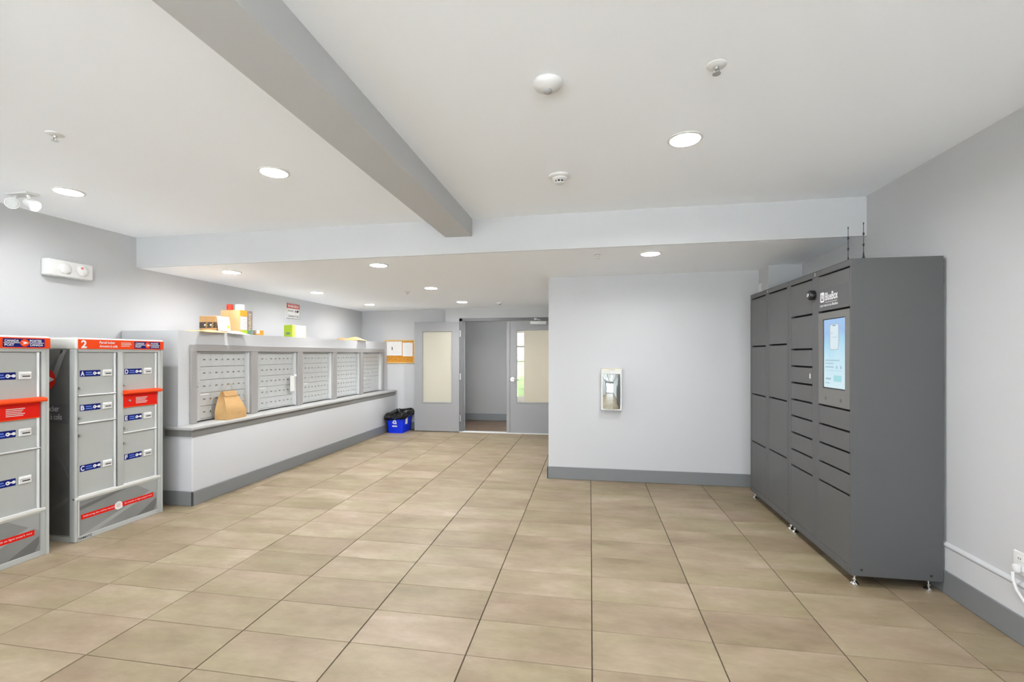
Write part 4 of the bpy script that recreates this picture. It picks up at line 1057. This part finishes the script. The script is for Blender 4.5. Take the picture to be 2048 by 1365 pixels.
for k, c in (('pale', (0.80, 0.93, 1.0)), ('mid', (0.42, 0.62, 0.72)), ('dark', (0.12, 0.22, 0.34)), ('teal', (0.40, 0.80, 0.86))):
    EM[k] = mat('screen_' + k, c, 0.5, emit=0.58)
    EM[k].node_tree.nodes['Principled BSDF'].inputs['Base Color'].default_value = (0.02, 0.02, 0.02, 1)
SA = [2.032, 1.552, 1.072, 0.591, 0.118]; SB = [2.032, 1.558, 1.078, 0.598, 0.118]
SCm = [2.032, 1.772, 1.512, 1.377, 1.243, 1.107, 0.973, 0.837, 0.699, 0.567, 0.118]; SD = [2.034, 1.774, 1.113, 0.976, 0.842, 0.707, 0.570, 0.118]
lk2 = locker(4.191, 5.115, 'far charcoal parcel locker unit numbered 1, with eight large doors', '1', [(4.700, 5.072, SA, False), (4.222, 4.616, SB, False)], False)
lk1 = locker(3.246, 4.188, 'near charcoal parcel locker unit numbered 2, with the lit screen', '2', [(3.770, 4.140, SCm, False), (3.264, 3.676, SD, True)], True)
# small marks on two doors
g = MB(); g.poly((1.6305, 4.672, 1.885), RY, Z_, [(0, 0), (.03, .010), (0, .022)], 'pwhite')
g.build('sticker', [c for c in lk2.children if c.name.startswith('stile')][1])
g = MB(); g.poly((1.6302, 3.815, 1.288), RY, Z_, [(0, 0), (.018, 0), (.018, .03), (.009, .04), (0, .03)], 'pwhite')
g.build('sticker', [c for c in lk1.children if c.name.startswith('door')][4])
# black round camera on the near locker
t = thing('locker_camera', 'black round camera on the front of the near parcel locker', 'camera', (1.63, 3.74, 1.905))
MB().lathe((1.63, 3.74, 1.905), [(0.034, 0.0), (0.036, -0.012), (0.036, -0.030), (0.030, -0.040), (0.020, -0.043)], 'black', 24, 'x').build('camera_body', t)
g = MB(); g.lathe((1.63, 3.74, 1.905), [(0.016, -0.041), (0.013, -0.046), (0.005, -0.048)], 'chrome', 16, 'x'); g.build('camera_lens', t)

def antenna(x, y, h, label):
    z0 = 2.076
    t = thing('antenna', label, 'antenna', (x, y, z0), 'whip antennas on the locker')
    MB().lathe((x, y, z0), [(0.016, 0), (0.015, 0.006), (0.006, 0.020), (0.003, 0.05)], 'black', 16).build('magnetic_base', t)
    MB().cone((x, y, z0 + 0.04), (x, y, z0 + h), 0.0022, 0.0018, 'black', 8).build('whip', t)
    for k in (0.42, 0.72): MB().lathe((x, y, z0 + h * k), [(0.002, -0.010), (0.006, -0.004), (0.006, 0.004), (0.002, 0.010)], 'black', 10).build('bead', t)
    MB().lathe((x, y, z0 + h), [(0.002, -0.008), (0.004, 0), (0.002, 0.008)], 'black', 8).build('tip', t)
antenna(1.735, 3.315, 0.235, 'black whip antenna on the locker top, the right taller-looking one')
antenna(1.715, 3.455, 0.245, 'black whip antenna on the locker top, the left one nearer the front edge')

# outlet with plug at the right edge
t = thing('wall_outlet', 'white wall outlet above the raised band at the right edge', 'outlet', (2.16, 2.752, 0.35))
MB().box(2.150, 2.16, 2.706, 2.784, 0.350, 0.466, 'white', 0.003).build('cover_plate', t)
g = MB()
for z in (0.385, 0.432): g.box(2.147, 2.151, 2.728, 2.762, z - 0.015, z + 0.015, 'white', 0.004); g.box(2.1462, 2.1472, 2.738, 2.740, z - .004, z + .006, 'pblack'); g.box(2.1462, 2.1472, 2.750, 2.752, z - .004, z + .006, 'pblack')
g.build('receptacle', t)
t = thing('plug_cord', 'white plug with its cord hanging from the wall outlet', 'plug', (2.13, 2.73, 0.385))
MB().box(2.122, 2.146, 2.730, 2.760, 0.366, 0.402, 'white', 0.006, 2).build('plug_body', t)
MB().tube([(2.118, 2.745, 0.365), (2.115, 2.740, 0.33), (2.122, 2.728, 0.28), (2.135, 2.70, 0.235), (2.133, 2.65, 0.21)], 0.007, 'white').build('cord', t)
